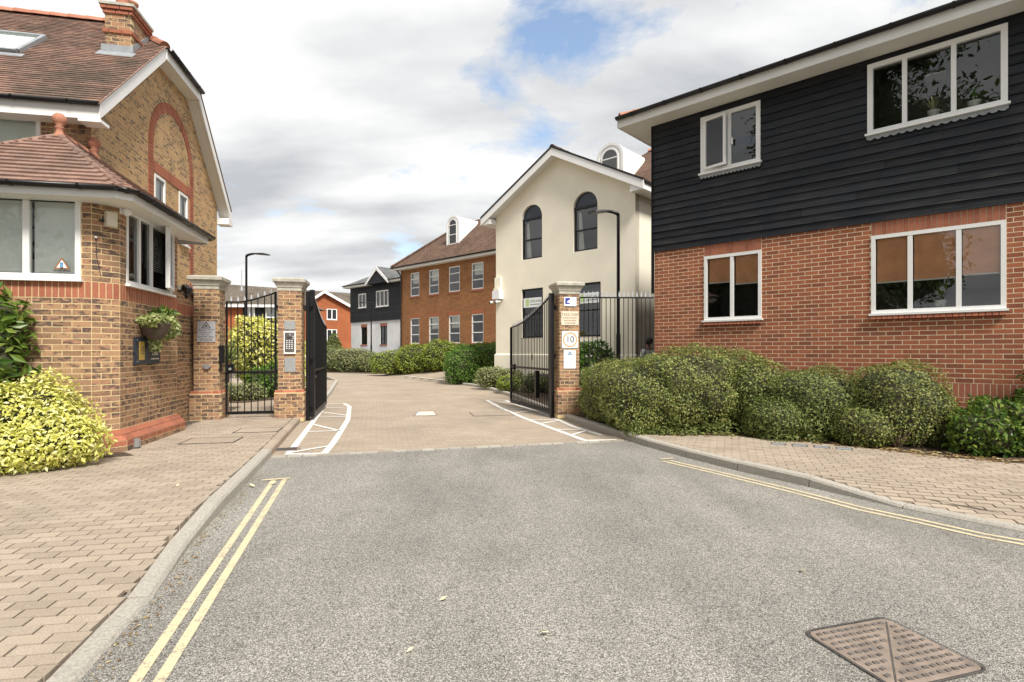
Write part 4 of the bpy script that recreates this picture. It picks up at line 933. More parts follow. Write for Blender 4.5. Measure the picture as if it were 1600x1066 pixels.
def marks(t, x0, x1, z, h, mat, n, y=-.0072):
    x = x0; m = MB()
    while x < x1 - .01:
        w = random.uniform(.012, .05); w = min(w, x1 - x); m.box(x, x + w, y, y + .0015, z, z + h); x += w + .012
    m.build('small_print', mat, t)
t = plate('warning_sign', 'grey CCTV notice with black triangle on the gate pier', pr1, -.155, .175, 1.65, 2.06, 'sign_grey')
for a, b in (((-.065, 1.925), (.085, 1.925)), ((.085, 1.925), (.01, 2.045)), ((.01, 2.045), (-.065, 1.925))): MB().bar((a[0], -.0075, a[1]), (b[0], -.0075, b[1]), .012, .003, up=(0, 1, 0)).build('triangle_edge', 'ink', t)
MB().prism([(-.02, -.007, 1.95), (.03, -.007, 1.955), (.035, -.007, 1.98), (.0, -.007, 1.985)], (0, -.002, 0)).build('camera_symbol', 'ink', t)
for i, s_ in enumerate(('24 hours CCTV', 'in operation', 'for your', 'personal safety', 'and security')): text(t, 'lettering', s_, .047, (.01, -.0065, 1.885 - i*.044), UPR, 'ink')
marks(t, -.11, .13, 1.675, .01, 'ink', 5)
t = on_pier(thing('wall_switch', 'small grey metal switch box on left gate pier', 'switch'), pr1); MB().box(-.02, .06, -.05, 0, 1.11, 1.21).build('casing', 'steel', t); MB().box(-.055, -.02, -.03, 0, 1.14, 1.18).build('gland', 'lead', t); MB().box(.06, .09, -.03, 0, 1.14, 1.18).build('gland', 'lead', t)
t = plate('blank_plate', 'blank grey metal plate above the keypad on pier', pr2, -.095, .115, 1.91, 2.09, 'steel', 'plate', .02)
t = on_pier(thing('entry_keypad', 'white framed entry keypad with push buttons on pier', 'keypad'), pr2); MB().box(-.105, .125, -.035, 0, 1.41, 1.88).build('housing', 'white', t); MB().box(-.082, .102, -.04, -.035, 1.445, 1.845).build('face', 'cast', t)
for r_ in range(5):
    for c_ in range(3): MB().box(-.055 + c_*.05, -.03 + c_*.05, -.047, -.04, 1.51 + r_*.04, 1.53 + r_*.04).build('button', 'sign_white', t)
MB().box(-.03, .05, -.043, -.04, 1.725, 1.755).build('screen', 'ink', t); MB().box(.07, .085, -.046, -.04, 1.715, 1.735).build('button', 'sign_white', t); MB().box(.07, .085, -.046, -.04, 1.755, 1.775).build('button', 'sign_white', t); MB().lathe([(.02, 0), (.02, .003)], 10).build('speaker', 'steel', t).matrix_basis = Matrix.Translation((.02, -.04, 1.80)) @ Matrix.Rotation(R(90), 4, 'X')
t = plate('engraved_plate', 'engraved metal instruction plate below the keypad', pr2, -.095, .118, 1.04, 1.33, 'steel')
for k in range(8): marks(t, -.07, .09, 1.075 + k*.03, .009, 'lead', 4)
sg = 'signs on the right gate pier'
t = plate('logo_sign', 'small white sign with dark blue square logo at pier top', pr3, -.125, .155, 2.44, 2.64, 'sign_white'); t['group'] = sg
MB().prism([(-.10, -.007, 2.485), (-.10, -.007, 2.615), (.01, -.007, 2.615), (.01, -.007, 2.58), (-.035, -.007, 2.565), (-.06, -.007, 2.53), (-.06, -.007, 2.515), (.0, -.007, 2.515), (.0, -.007, 2.485)], (0, -.002, 0)).build('logo', 'bluem', t); marks(t, .03, .12, 2.54, .014, 'sign_grey', 2)
t = plate('care_sign', 'cream TAKE CARE sign with brown lettering', pr3, -.19, .205, 2.03, 2.33, 'sign_cream'); t['group'] = sg
text(t, 'lettering', 'TAKE CARE', .075, (.008, -.0065, 2.255), UPR, 'brown_ink')
for k, z in enumerate((2.175, 2.12, 2.065)): marks(t, -.15 + .02*k, .165 - .02*k, z, .018, 'brown_ink', 6)
t = plate('speed_limit_sign', 'square white speed limit sign reading 10 in an orange ring', pr3, -.175, .19, 1.53, 1.90, 'sign_white'); t['group'] = sg
rg = MB(); vs = []
for k in range(40):
    a_ = 2*math.pi*k/40; vs += [(.008 + math.cos(a_)*r_, y_, 1.715 + math.sin(a_)*r_) for (r_, y_) in ((.135, -.0065), (.16, -.0065), (.16, -.0085), (.135, -.0085))]
for k in range(40):
    i, j = k*4, ((k+1) % 40)*4; rg.f += [(i+3, i+2, j+2, j+3), (i+1, i+2, j+2, j+1), (i, i+3, j+3, j)]
rg.v = vs; rg.build('ring', 'orange_ink', t); text(t, 'number', '10', .19, (.008, -.0065, 1.715), UPR, 'ink', .0015)
t = plate('notice', 'white notice with pale blue triangle emblem at the bottom', pr3, -.135, .14, 1.09, 1.49, 'sign_white'); t['group'] = sg
MB().prism([(-.05, -.007, 1.385), (.05, -.007, 1.385), (.005, -.007, 1.47)], (0, -.002, 0)).build('emblem', 'skyblue', t); MB().prism([(-.015, -.0092, 1.395), (.02, -.0092, 1.395), (.0, -.0092, 1.43)], (0, -.001, 0)).build('emblem_mark', 'sign_white', t)
for k in range(5): marks(t, -.10, .10, 1.13 + k*.045, .006, 'sign_grey', 4)
# connecting wall between gatehouse and first pier
cwt = thing('link_wall', 'short coped brick wall joining the gatehouse to the gate pier', 'wall', (-5.83 - .35, 9.75, 0), G_ROT + R(90)); b = []; s = []
MB().box(0, 1.35, .0, .22, .05, 2.62).build('wall', 'mortar_y', cwt); wall_run(b, (0, 0), 0, 0, 1.35, .10, 2.156); wall_run(b, (0, 0), 0, 0, 1.35, 2.374, 2.6); soldiers(s, (0, 0), 0, 0, 1.35, 2.156, 2.374)
emit(cwt, 'brick', b, 'stock', 120); emit(cwt, 'soldier_brick', s, 'orange', 30); MB().box(-.02, 1.36, -.04, .26, 2.62, 2.69).build('coping', 'stone', cwt)

# ================================================================== GATES AND RAILINGS
def spear(parent, x, z, h=.15, y=0):
    MB().add([(x - .012, y - .008, z), (x + .012, y - .008, z), (x + .012, y + .008, z), (x - .012, y + .008, z), (x - .024, y, z + h*.35), (x, y - .008, z + h*.35), (x + .024, y, z + h*.35), (x, y + .008, z + h*.35), (x, y, z + h)],
             [(0,1,5,4), (1,2,6,5), (2,3,7,6), (3,0,4,7), (4,5,8), (5,6,8), (6,7,8), (7,4,8)]).build('spear_tip', 'tip', parent)
def gate(name, label, a, b, z0, ztop, zmid, sp, fr=.05, br=.016, group=None, post=.07, ex=None):
    a, b = Vector(a), Vector(b); L_ = (b - a).length; t = thing(name, label, 'gate', (a.x, a.y, 0), math.atan2(b.y - a.y, b.x - a.x), group)
    MB().box(0, post, -post/2, post/2, z0 - .02, ztop(0) + .02).build('hinge_stile', 'iron', t); MB().box(L_ - fr, L_, -fr/2, fr/2, z0, ztop(1)).build('closing_stile', 'iron', t)
    MB().box(post, L_ - fr, -.022, .022, z0, z0 + .06).build('bottom_rail', 'iron', t); MB().box(post, L_ - fr, -.018, .018, zmid - .025, zmid + .025).build('middle_rail', 'iron', t)
    n = 16; m = MB(); pts = [(post*.5 + (L_ - post*.5 - fr*.5)*i/n, 0, ztop(i/n)) for i in range(n + 1)]
    for p, q in zip(pts, pts[1:]): m.bar(p, (q[0] + .004, 0, q[2]), .03, .03)
    m.build('top_rail', 'iron', t); n = int((L_ - post - fr) / sp)
    for i in range(n):
        x = post + (L_ - post - fr)*(i + .5)/n; zt = ztop(x / L_); MB().tube([(x, 0, z0 + .05), (x, 0, zt)], br/2*1.15, 6, False).build('bar', 'iron', t); spear(t, x, zt + .01, .12)
    return t
pe = lambda c, k: (c[0] + ge.x*k, c[1] + ge.y*k)
ga, gb = pe(P2, -.295), pe(P1, .30)
t = gate('pedestrian_gate', 'narrow black iron pedestrian gate between the two left piers', ga, gb, .17, lambda f: 2.47 + .21*max(0, 1 - f*1.35)**1.3, 1.03, .113, .035, .018, post=.04)
L_ = (Vector(gb) - Vector(ga)).length
MB().box(L_ - .16, L_ - .005, -.05, .05, 1.02, 1.2).build('lock_case', 'iron', t); MB().lathe([(.02, 0), (.03, .02), (.025, .045)], 10).build('knob', 'steel', t).matrix_basis = Matrix.Translation((L_ - .1, .05, 1.1)) @ Matrix.Rotation(R(-90), 4, 'X')
for z in (.35, 1.0, 2.35): MB().box(-.05, .01, -.025, .025, z, z + .08).build('hinge', 'iron', t)
t = on_pier(thing('gate_keeper_box', 'black box lock keeper on side of left gate pier', 'lock box'), pr1); MB().box(.20, .30, .06, .16, 1.22, 1.58).build('casing', 'black', t); MB().box(.21, .25, .08, .14, 1.05, 1.22).build('bracket', 'black', t)
zt = lambda f: 2.12 + .62*(1 - f)**1.7
def leaf(label, a, d, L_):
    d = Vector(d).normalized(); b = (a[0] + d.x*L_, a[1] + d.y*L_); t = gate('driveway_gate', label, a, b, .10, zt, 1.05, .105, .06, .02, 'black driveway gates standing open', .10)
    MB().box(.10, .62, -.03, .03, .88, .94).build('motor_arm', 'iron', t); MB().box(.08, L_*.985, -.035, .035, .065, .098).build('kick_rail', 'cast', t)
    for z in (.3, 1.3, 2.4): MB().box(-.09, .02, -.03, .03, z, z + .09).build('hinge', 'iron', t)
    MB().box(L_ - .35, L_ - .24, -.035, .035, .98, 1.12).build('lock_case', 'iron', t); return t
lf1 = leaf('open left driveway gate leaf seen almost edge on', (-4.22, 11.48), (-.235, .972, 0), 2.95)
lf2 = leaf('open right driveway gate leaf standing before the cream building', (.90, 12.12), (-.315, .949, 0), 2.95)
MB().box(1.35, 1.42, -.03, -.02, 1.25, 1.4).build('small_plate', 'brown_ink', lf2)
MB().box(.9, 1.0, -.05, .05, .35, 1.0).build('drop_bolt', 'iron', lf2)
for (p, r_, lab) in ((pr2, 1, 'black steel gate post fixed against the keypad pier'), (pr3, -1, 'black steel gate post fixed against the speed sign pier')):
    t = on_pier(thing('gate_post', lab, 'gate post'), p); x = .26 if r_ > 0 else -.26; x += .06*r_; MB().box(x - .035, x + .035, .20, .27, .02, 2.72).build('post', 'iron', t); MB().box(min(x, x - .16*r_), max(x, x - .16*r_), .22, .25, 2.38, 2.42).build('fixing', 'iron', t); MB().box(x - .05, x + .05, .18, .29, .0, .06).build('foot', 'iron', t)
t = thing('railing', 'black spear topped railing between right pier and brick building', 'railing', (1.46, 12.06, 0), math.atan2(.06, 1.68)); n = 17
MB().box(0, 1.70, -.012, .012, 2.64, 2.67).build('top_rail', 'iron', t); MB().box(0, 1.70, -.012, .012, .35, .38).build('bottom_rail', 'iron', t)
for i in range(n): x = .04 + i*.0985; MB().tube([(x, 0, .12), (x, 0, 2.66)], .009, 6, False).build('bar', 'iron', t); spear(t, x, 2.67, .14)

# ================================================================== RIGHT BUILDING (black boards over red brick)
RR = R(-42.97); B0 = (3.17, 12.1)
rb_ = thing('boarded_building', 'large red brick building with black weatherboarded upper storey on the right', 'building', (*B0, 0), RR)
LW = [(1.14, 2.28, 2.10, 3.43), (4.08, 5.79, 2.10, 3.43)]; UW = [(1.10, 2.25, 5.15, 6.30), (4.05, 5.79, 5.17, 6.34)]; X1 = 9.5; ZC = 3.69; ZE = 6.46
wm = MB(); holed_wall(wm, (0, 0), 0, 0, X1, .1, ZC, LW); wm.build('wall', 'mortar_c', rb_)
um = MB(); holed_wall(um, (0, 0), 0, 0, X1, ZC, ZE + .2, UW); um.quad((0, 0, .1), (0, 0, ZE + .2), (0, 9, ZE + .2), (0, 9, .1)); um.build('upper_wall', 'board', rb_)
bk = []; sb = []; wh = LW + [(a, b, d, ZC + .1) for (a, b, c, d) in LW] + [(a, b, c - .075, c) for (a, b, c, d) in LW]
wall_run(bk, (0, 0), 0, .004, X1, .965, ZC - .005, wh); wall_run(bk, (0, 0), 0, .004, X1, .30, .74); soldiers(sb, (0, 0), 0, .004, X1, .74, .965)
for i, (a, b, c, d) in enumerate(LW): soldiers(sb, (0, 0), 0, a, b, d + .005, ZC - .005, .010)
emit(rb_, 'brick', bk, 'red', 300); emit(rb_, 'soldier_brick', sb, 'orange', 120)
sl_ = []
for (a, b, c, d) in LW:
    n = int((b - a) / .075); g = (b - a) / n
    for k in range(n): sl_.append(place(a + (k + .5)*g, .01, c - .075, 0, g - .009, .14, .07, R(-12)))
emit(rb_, 'sill_brick', sl_, 'orange', 60)
z = ZC - .03; i = 0
while z < ZE:
    hs = [(a - .02, b + .02) for (a, b, c, d) in UW if c - .05 < z + .13 and d + .03 > z + .02]; segs = [(-.03, X1)]
    for (ha, hb2) in hs:
        ns_ = []
        for (p, q) in segs:
            if ha > p: ns_.append((p, min(q, ha)))
            if hb2 < q: ns_.append((max(p, hb2), q))
        segs = [s for s in ns_ if s[1] - s[0] > .02]
    for (p, q) in segs:
        cuts = [p]
        while q - cuts[-1] > 4.2: cuts.append(cuts[-1] + random.uniform(1.6, 3.6))
        cuts.append(q)
        for p, q in zip(cuts, cuts[1:]):
            j = random.uniform(-.0035, .0035); q -= .003; jz = random.uniform(-.003, .003)
            MB().prism([(p, -.038 + j, z + jz), (p, -.030 + j, z + .02 + jz), (p, -.010, z + .165), (p, .0, z + .165), (p, .0, z)], (q - p, 0, 0)).build('board', 'board', rb_)
    z += .147; i += 1
MB().box(-.055, -.031, -.05, .05, 2.75, ZE).build('corner_board', 'black', rb_)
MB().tube([(-.10, .1, ZE - .02), (-.10, .1, ZE - .25), (-.06, .02, ZE - .35)], .035, 8).build('downpipe', 'black', rb_, True)
w1 = window(rb_, (0, 0), 0, *LW[0], bars=(1.71,), y=-.02, fw=.06, glass='glass_dim', blind=('orange_blind', (.40, .45))); w2 = window(rb_, (0, 0), 0, *LW[1], bars=(4.62, 5.24), y=-.02, fw=.06, glass='glass_dim', blind=('orange_blind', (.60, .60, .58)))
w3 = window(rb_, (0, 0), 0, *UW[0], bars=(1.67,), y=-.055, d=.1, fw=.06, glass='glass_dim', cover=.02, skip=(0,)); w4 = window(rb_, (0, 0), 0, *UW[1], bars=(4.55, 5.18), y=-.055, d=.1, fw=.06, glass='glass_dim', cover=.02)
MB().box(1.72, 1.75, -.075, -.055, 5.60, 5.73).build('handle', 'white', w3)
cs_ = MB(); cw_ = .48; cs_.box(0, .045, -.03, .03, 5.21, 6.24); cs_.box(cw_ - .045, cw_, -.03, .03, 5.21, 6.24); cs_.box(.045, cw_ - .045, -.03, .03, 5.21, 5.255); cs_.box(.045, cw_ - .045, -.03, .03, 6.195, 6.24)
cs_ = cs_.build('open_casement', 'white', w3); cs_.matrix_basis = Matrix.Translation((1.165, -.065, 0)) @ Matrix.Rotation(R(-9), 4, 'Z'); MB().quad((.045, 0, 5.255), (cw_ - .045, 0, 5.255), (cw_ - .045, 0, 6.195), (.045, 0, 6.195)).build('pane', 'glass', cs_)
for (w, (a, b, c, d)) in ((w3, UW[0]), (w4, UW[1])):
    m = MB(); n = 16; pts = []
    for k in range(n*4 + 1): pts.append((a - .03 + (b - a + .06)*k/(n*4), -.062, c - .085 - .03*abs(math.sin(math.pi*k/4))))
    m.prism([(a - .03, -.062, c - .02), *pts, (b + .03, -.062, c - .02)], (0, .012, 0)); m.build('lead_flashing', 'lead', w)
MB().box(4.78, 5.05, .35, .62, 6.05, 6.07).build('ceiling_light', 'sign_white', w4)
# pot plants on the window sills
def potplant(label, x, y, z, n, L_, mat):
    t = thing('pot_plant', label, 'plant'); t.matrix_basis = PM[rb_] @ Matrix.Translation((x, y, z)); PM[t] = t.matrix_basis.copy()
    MB().lathe([(.06, 0), (.085, .11), (.09, .12), (.075, .12)], 12).build('pot', 'white', t, True); m = MB()
    for k in range(n):
        a_ = 2*math.pi*k/n + random.random(); r_ = random.uniform(.3, 1)*L_*.55; hh = L_*random.uniform(.6, 1); d = Vector((math.cos(a_)*r_, math.sin(a_)*min(r_, .12), hh)); s_ = Vector((-math.sin(a_), math.cos(a_), 0))*.022
        m.add([(0, 0, .1), Vector((0, 0, .1)) + d*.55 + s_, Vector((0, 0, .1)) + d, Vector((0, 0, .1)) + d*.55 - s_], [(0, 1, 2, 3)])
    m.build('leaves', mat, t); return t
potplant('pot plant with pointed leaves in middle pane of upstairs window', 4.92, .09, 5.235, 9, .28, 'variegated'); potplant('trailing pot plant in the right pane of upstairs window', 5.42, .10, 5.235, 8, .30, 'hedge_green'); potplant('spiky palm in pot behind the ground floor blinds', 5.0, .14, 2.165, 16, .42, 'blade')
# eaves and roof
oe = .50; gp0 = -.62
eave_trim(rb_, [Vector((gp0, -oe, 0)), Vector((X1, -oe, 0))], ZE - .01, ZE + .19, gr=.065)
MB().quad((gp0, -oe, ZE), (X1, -oe, ZE), (X1, .05, ZE), (gp0, .05, ZE)).build('soffit', 'soffit', rb_); MB().quad((gp0, .05, ZE), (-.0, .05, ZE), (-.0, 9, ZE), (gp0, 9, ZE)).build('soffit', 'soffit', rb_)
MB().box(gp0 - .02, gp0, -oe - .02, 9, ZE - .01, ZE + .19).build('fascia', 'white', rb_)
m = MB(); zt2 = ZE + .23; m.quad((gp0 - .05, -oe - .05, zt2), (X1, -oe - .05, zt2), (X1, 4.5, zt2 + 1.75), (4.4, 4.5, zt2 + 1.75)); m.add([(gp0 - .05, 9.5, zt2), (gp0 - .05, -oe - .05, zt2), (4.4, 4.5, zt2 + 1.75)], [(0, 1, 2)]); m.build('roof', 'far_roof', rb_)
ridge_run(rb_, (gp0, -oe + .05, zt2 + .03), (4.4, 4.5, zt2 + 1.78), .11, .33, 'terracotta', 'hip_tile')

# ================================================================== CREAM BUILDING
CL = (-.645, 21.9); cr = thing('cream_building', 'cream rendered gabled building with black arched windows behind the right gate', 'building', (*CL, 0), RR)
WC = 6.33; EZc = 6.72; AP = 8.40; DC = 9.0
UWc = [(1.39, 2.41), (3.85, 4.87)]; sp_, ra = 6.52, .51
holes = [(a, b, 4.98, sp_ + ra) for a, b in UWc] + [(a, b, 1.98, 3.85) for a, b in ((1.39, 2.45), (3.95, 5.0))] + [(1.3, 2.45, .30, .76)]
m = MB(); holed_wall(m, (0, 0), 0, 0, WC, 0, 7.05, holes); 
m.quad((0, 0, 7.05), (WC, 0, 7.05), (WC/2 + .01, 0, AP + .3), (WC/2 - .01, 0, AP + .3))
for a, b in UWc:
    c = (a + b)/2; nseg = 16; pts = [(c - math.cos(math.pi*k/nseg)*ra, sp_ + math.sin(math.pi*k/nseg)*ra) for k in range(nseg + 1)]
    for (x0, z0), (x1, z1) in zip(pts, pts[1:]): m.quad((x0, 0, z0), (x1, 0, z1), (x1, 0, sp_ + ra), (x0, 0, sp_ + ra)); m.quad((x0, 0, z0), (x0, .14, z0), (x1, .14, z1), (x1, 0, z1))
m.quad((WC, 0, 0), (WC, DC, 0), (WC, DC, 6.9), (WC, 0, 6.9)); m.quad((0, DC, 0), (0, 0, 0), (0, 0, 6.9), (0, DC, 6.9)); m.build('wall', 'cream', cr)
MB().box(-.04, WC + .04, -.05, -.002, 0, 1.33).box(WC + .002, WC + .05, -.05, DC, 0, 1.33).add([(-.04, -.05, 1.33), (WC + .04, -.05, 1.33), (WC + .04, 0, 1.37), (-.04, 0, 1.37)], [(0, 1, 2, 3)]).build('plinth', 'cream', cr)
for a, b in UWc:
    c = (a + b)/2; w = window(cr, (0, 0), 0, a, b, 4.98, sp_, hbars=(5.72,), mat='black', y=.06, fw=.06, sillmat='cream', glass='glass_dim')
    pts = [(c - math.cos(math.pi*k/16)*ra*.99, .10, sp_ + .002 + math.sin(math.pi*k/16)*ra*.99) for k in range(17)]; MB().prism(pts, (0, .03, 0)).build('arch_panel', 'navy', w); MB().box(a, b, .05, .10, sp_ - .03, sp_ + .03).build('transom', 'black', w)
    MB().prism([(a + .1, .2, 5.0), (a + .35, .2, 5.0), (a + .2, .2, 6.4), (a + .1, .2, 6.4)], (0, .01, 0)).build('curtain', 'curtain', w)
for k, (a, b) in enumerate(((1.39, 2.45), (3.95, 5.0))):
    w = window(cr, (0, 0), 0, a, b, 1.98, 3.85, hbars=(2.9,), mat='black', y=.05, fw=.06, sillmat='cream', glass='glass_dim'); MB().box(a + .08, b - .08, .02, .03, 3.14, 3.50).build('poster', 'sign_white', w)
    text(w, 'poster_lettering', 'LPSONN', .15, (a + .68, .019, 3.36), UPR, 'green_ink'); MB().box(a + .42, b - .14, .017, .02, 3.235, 3.26).build('poster_line', 'green_ink', w); MB().box(a + .2, a + .36, .017, .02, 3.2, 3.46).build('poster_emblem', 'lime_ink', w)
window(cr, (0, 0), 0, 1.3, 2.45, .30, .76, mat='black', y=.03, fw=.05, sill=False, glass='glass_dim')
# gable roof
oh = .5; of = .38; sl2 = (AP - EZc) / (WC/2); zA = AP + .40; zE_ = zA - sl2*(WC/2 + oh)
m = MB(); m.quad((-oh, -of, zE_), (WC/2, -of, zA), (WC/2, 6, zA), (-oh, 6, zE_)); m.quad((WC/2, -of, zA), (WC + oh, -of, zE_), (WC + oh, 6, zE_), (WC/2, 6, zA)); m.quad((-oh, -of, zE_ - .06), (-oh, 6, zE_ - .06), (WC/2, 6, zA - .06), (WC/2, -of, zA - .06)); m.quad((WC/2, -of, zA - .06), (WC/2, 6, zA - .06), (WC + oh, 6, zE_ - .06), (WC + oh, -of, zE_ - .06)); m.build('gable_roof', 'far_roof', cr)
for s_ in (-1, 1):
    xe = WC/2 + s_*(WC/2 + oh); p = [(WC/2, -of, zA - .03), (xe, -of, zE_ - .03), (xe, -of, zE_ - .31), (WC/2, -of, zA - .31)]; MB().prism(p, (0, .04, 0)).build('bargeboard', 'white', cr)
    MB().prism([(WC/2, -of - .02, zA + .03), (xe, -of - .02, zE_ + .03), (xe, -of - .02, zE_ - .04), (WC/2, -of - .02, zA - .04)], (0, .12, 0)).build('verge', 'black', cr)
    MB().quad((WC/2, -of + .03, zA - .28), (xe, -of + .03, zE_ - .28), (xe, .02, zE_ - .28), (WC/2, .02, zA - .28)).build('soffit', 'soffit', cr)
    MB().box(min(xe, xe - s_*.5), max(xe, xe - s_*.5), -of + .041, 4, zE_ - .30, zE_ - .10).build('eave_box', 'white', cr); MB().box(xe - .06, xe + .06, -of + .05, 5, zE_ - .1, zE_ - .03).build('gutter', 'black', cr)
ridge_run(cr, (WC/2, -of, zA + .02), (WC/2, 3, zA + .02), .10, .4, 'far_roof')
def barrel_dormer(parent, xc, w, y0, y1, z0, z1):
    r_ = w/2; zs = z1 - r_; n = 14; m = MB(); arc = [(xc - r_, z0)] + [(xc - math.cos(math.pi*k/n)*r_, zs + math.sin(math.pi*k/n)*r_) for k in range(n + 1)] + [(xc + r_, z0)]
    m.prism([(x, y0, z) for x, z in arc], (0, y1 - y0, 0)); d = m.build('dormer', 'white', parent); ri = r_*.62; fr_ = MB(); arc2 = [(xc - ri, z0 + .12)] + [(xc - math.cos(math.pi*k/n)*ri, zs + math.sin(math.pi*k/n)*ri) for k in range(n + 1)] + [(xc + ri, z0 + .12)]
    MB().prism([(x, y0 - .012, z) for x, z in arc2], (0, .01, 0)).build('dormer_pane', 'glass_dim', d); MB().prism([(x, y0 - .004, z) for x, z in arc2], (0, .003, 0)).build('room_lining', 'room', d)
    f = MB()
    for (p, q) in zip(arc2, arc2[1:] + arc2[:1]): f.bar((p[0], y0 - .015, p[1]), (q[0], y0 - .015, q[1]), .05, .04, up=(0, 1, 0))
    for z in (zs, (zs + z0)/2 + .05): f.bar((xc - ri, y0 - .015, z), (xc + ri, y0 - .015, z), .045, .04, up=(0, 1, 0))
    f.build('dormer_frame', 'white', d); MB().prism([(x, y0 - .03, z) for x, z in [(xc - r_ - .03, z0)] + [(xc - math.cos(math.pi*k/n)*(r_+.03), zs + math.sin(math.pi*k/n)*(r_+.03)) for k in range(n+1)] + [(xc + r_ + .03, z0)] + [(xc + r_*.86, z0)] + [(xc + math.cos(math.pi*k/n)*r_*.86, zs + math.sin(math.pi*k/n)*r_*.86) for k in range(n+1)] + [(xc - r_*.86, z0)]], (0, .05, 0)).build('dormer_hood', 'white', d)
def hip_roof(parent, x0, x1, y0, y1, z, h, mat, hips=(True, True), name='roof'):
    yc = (y0 + y1)/2; hw = (y1 - y0)/2; xa = x0 + (hw if hips[0] else 0); xb = x1 - (hw if hips[1] else 0); m = MB()
    m.quad((x0, y0, z), (x1, y0, z), (xb, yc, z + h), (xa, yc, z + h)); m.quad((x1, y1, z), (x0, y1, z), (xa, yc, z + h), (xb, yc, z + h))
    if hips[0]: m.add([(x0, y1, z), (x0, y0, z), (xa, yc, z + h)], [(0, 1, 2)])
    if hips[1]: m.add([(x1, y0, z), (x1, y1, z), (xb, yc, z + h)], [(0, 1, 2)])
    return m.build(name, mat, parent), (xa, yc, z + h), (xb, yc, z + h)
_, ra_, rb2 = hip_roof(cr, -.6, 11, 2.2, 10.2, 6.85, 3.5, 'far_roof', (True, False), 'main_roof')
ridge_run(cr, ra_, rb2, .12, .4, 'terracotta'); barrel_dormer(cr, 3.05, 1.25, 3.6, 6.4, 8.0, 10.05)
MB().box(6.4, 11, 2.7, 9.8, 0, 6.85).build('rear_wall', 'far_brick', cr)
MB().box(.02, .34, -.10, -.004, 3.98, 4.42).build('wall_panel', 'cream', cr)
t = thing('security_camera', 'white twin security camera cluster on the cream wall corner', 'camera'); t.matrix_basis = PM[cr] @ Matrix.Translation((.22, -.10, 3.55))
MB().box(-.18, .2, -.16, .09, .0, .32).build('housing', 'sign_white', t); MB().box(-.12, .15, -.14, .09, .33, .42).build('bracket', 'cream', t)
for x in (-.2, .1): MB().tube([(x, .0, -.08), (x - .04, -.22, -.14)], .05, 10).build('camera_body', 'white', t, True); MB().tube([(x - .04, -.221, -.14), (x - .045, -.24, -.145)], .045, 10).build('lens', 'ink', t)
MB().box(-.05, .02, -.04, .05, -.1, 0).build('arm', 'white', t)

# ================================================================== BROWN BRICK BUILDING
bb = thing('brick_block', 'two storey brown brick block with white sash windows and barrel dormer', 'building', (-7.18, 35.1, 0), RR)
ws = [(1.02, 1.94), (2.89, 3.84), (4.74, 5.72), (6.70, 7.67)]; hl = [(a, b, 1.95, 3.57) for a, b in ws] + [(a, b, 4.94, 6.42) for a, b in ws]
m = MB(); holed_wall(m, (0, 0), 0, 0, 10.5, 0, 6.9, hl); m.quad((0, 8, 0), (0, 0, 0), (0, 0, 6.9), (0, 8, 6.9)); m.build('wall', 'far_brick', bb)
for k, (a, b, c, d) in enumerate(hl):
    w = window(bb, (0, 0), 0, a, b, c, d, hbars=(c + (d - c)*.36, c + (d - c)*.72), y=.03, fw=.065, sill=False, glass='glass_dim'); MB().box(a - .03, b + .03, -.035, .03, c - .10, c - .003).build('sill', 'orange', w)
    if k < 4: MB().box(a, b, -.006, .02, d + .003, d + .22).build('lintel', 'red', w)
    if k % 3: MB().box(a + .1, b - .1, .16, .17, c + (d - c)*.55, d - .05).build('blind', 'curtain', w)
for x, z in ((2.4, 6.6), (4.0, 6.62), (8.3, 3.75)): MB().box(x, x + .12, -.02, .01, z, z + .14).build('air_brick', 'red', bb)
_, ra_, rb2 = hip_roof(bb, -.45, 12, -.45, 6.2, 6.86, 2.95, 'far_roof', (True, False)); ridge_run(bb, (-.45, -.45, 6.9), ra_, .12, .4, 'far_roof', 'hip_tile')
eave_trim(bb, [Vector((-.42, -.42, 0)), Vector((10.5, -.42, 0))], 6.66, 6.84, gr=.07); MB().quad((-.42, -.42, 6.67), (10.5, -.42, 6.67), (10.5, .02, 6.67), (-.42, .02, 6.67)).build('soffit', 'soffit', bb); MB().tube([(.1, -.4, 6.7), (.1, -.2, 6.5), (.1, -.06, 6.3), (.1, -.06, .6)], .04, 6).build('downpipe', 'black', bb)
barrel_dormer(bb, 4.2, 1.1, .8, 4.4, 7.85, 9.65)
# ================================================================== BLACK AND WHITE HOUSE
bw = thing('boarded_cottage', 'far cottage with black boarded upper floor over white painted brick', 'building', (-13.36, 45.2, 0), RR)
uh = [(1.26, 2.35, 5.0, 6.15), (3.82, 5.45, 4.95, 6.2)]; lh = [(1.5, 2.42, 2.05, 3.45), (4.25, 5.2, 2.05, 3.45)]
m = MB(); holed_wall(m, (0, 0), 0, 0, 8, 0, 3.87, lh); m.quad((0, 7, 0), (0, 0, 0), (0, 0, 3.87), (0, 7, 3.87)); m.build('wall', 'white_wall', bw)
m = MB(); holed_wall(m, (0, -.03), 0, -.03, 8, 3.87, 6.9, uh); m.quad((-.03, 7, 3.87), (-.03, -.03, 3.87), (-.03, -.03, 6.9), (-.03, 7, 6.9)); m.quad((3.3, -.535, 6.70), (6.0, -.535, 6.70), (4.65, -.535, 7.80)); m.quad((3.3, -.535, 6.70), (3.3, -.03, 6.70), (6.0, -.03, 6.70), (6.0, -.535, 6.70)); m.build('upper_wall', 'board', bw)
z = 3.87
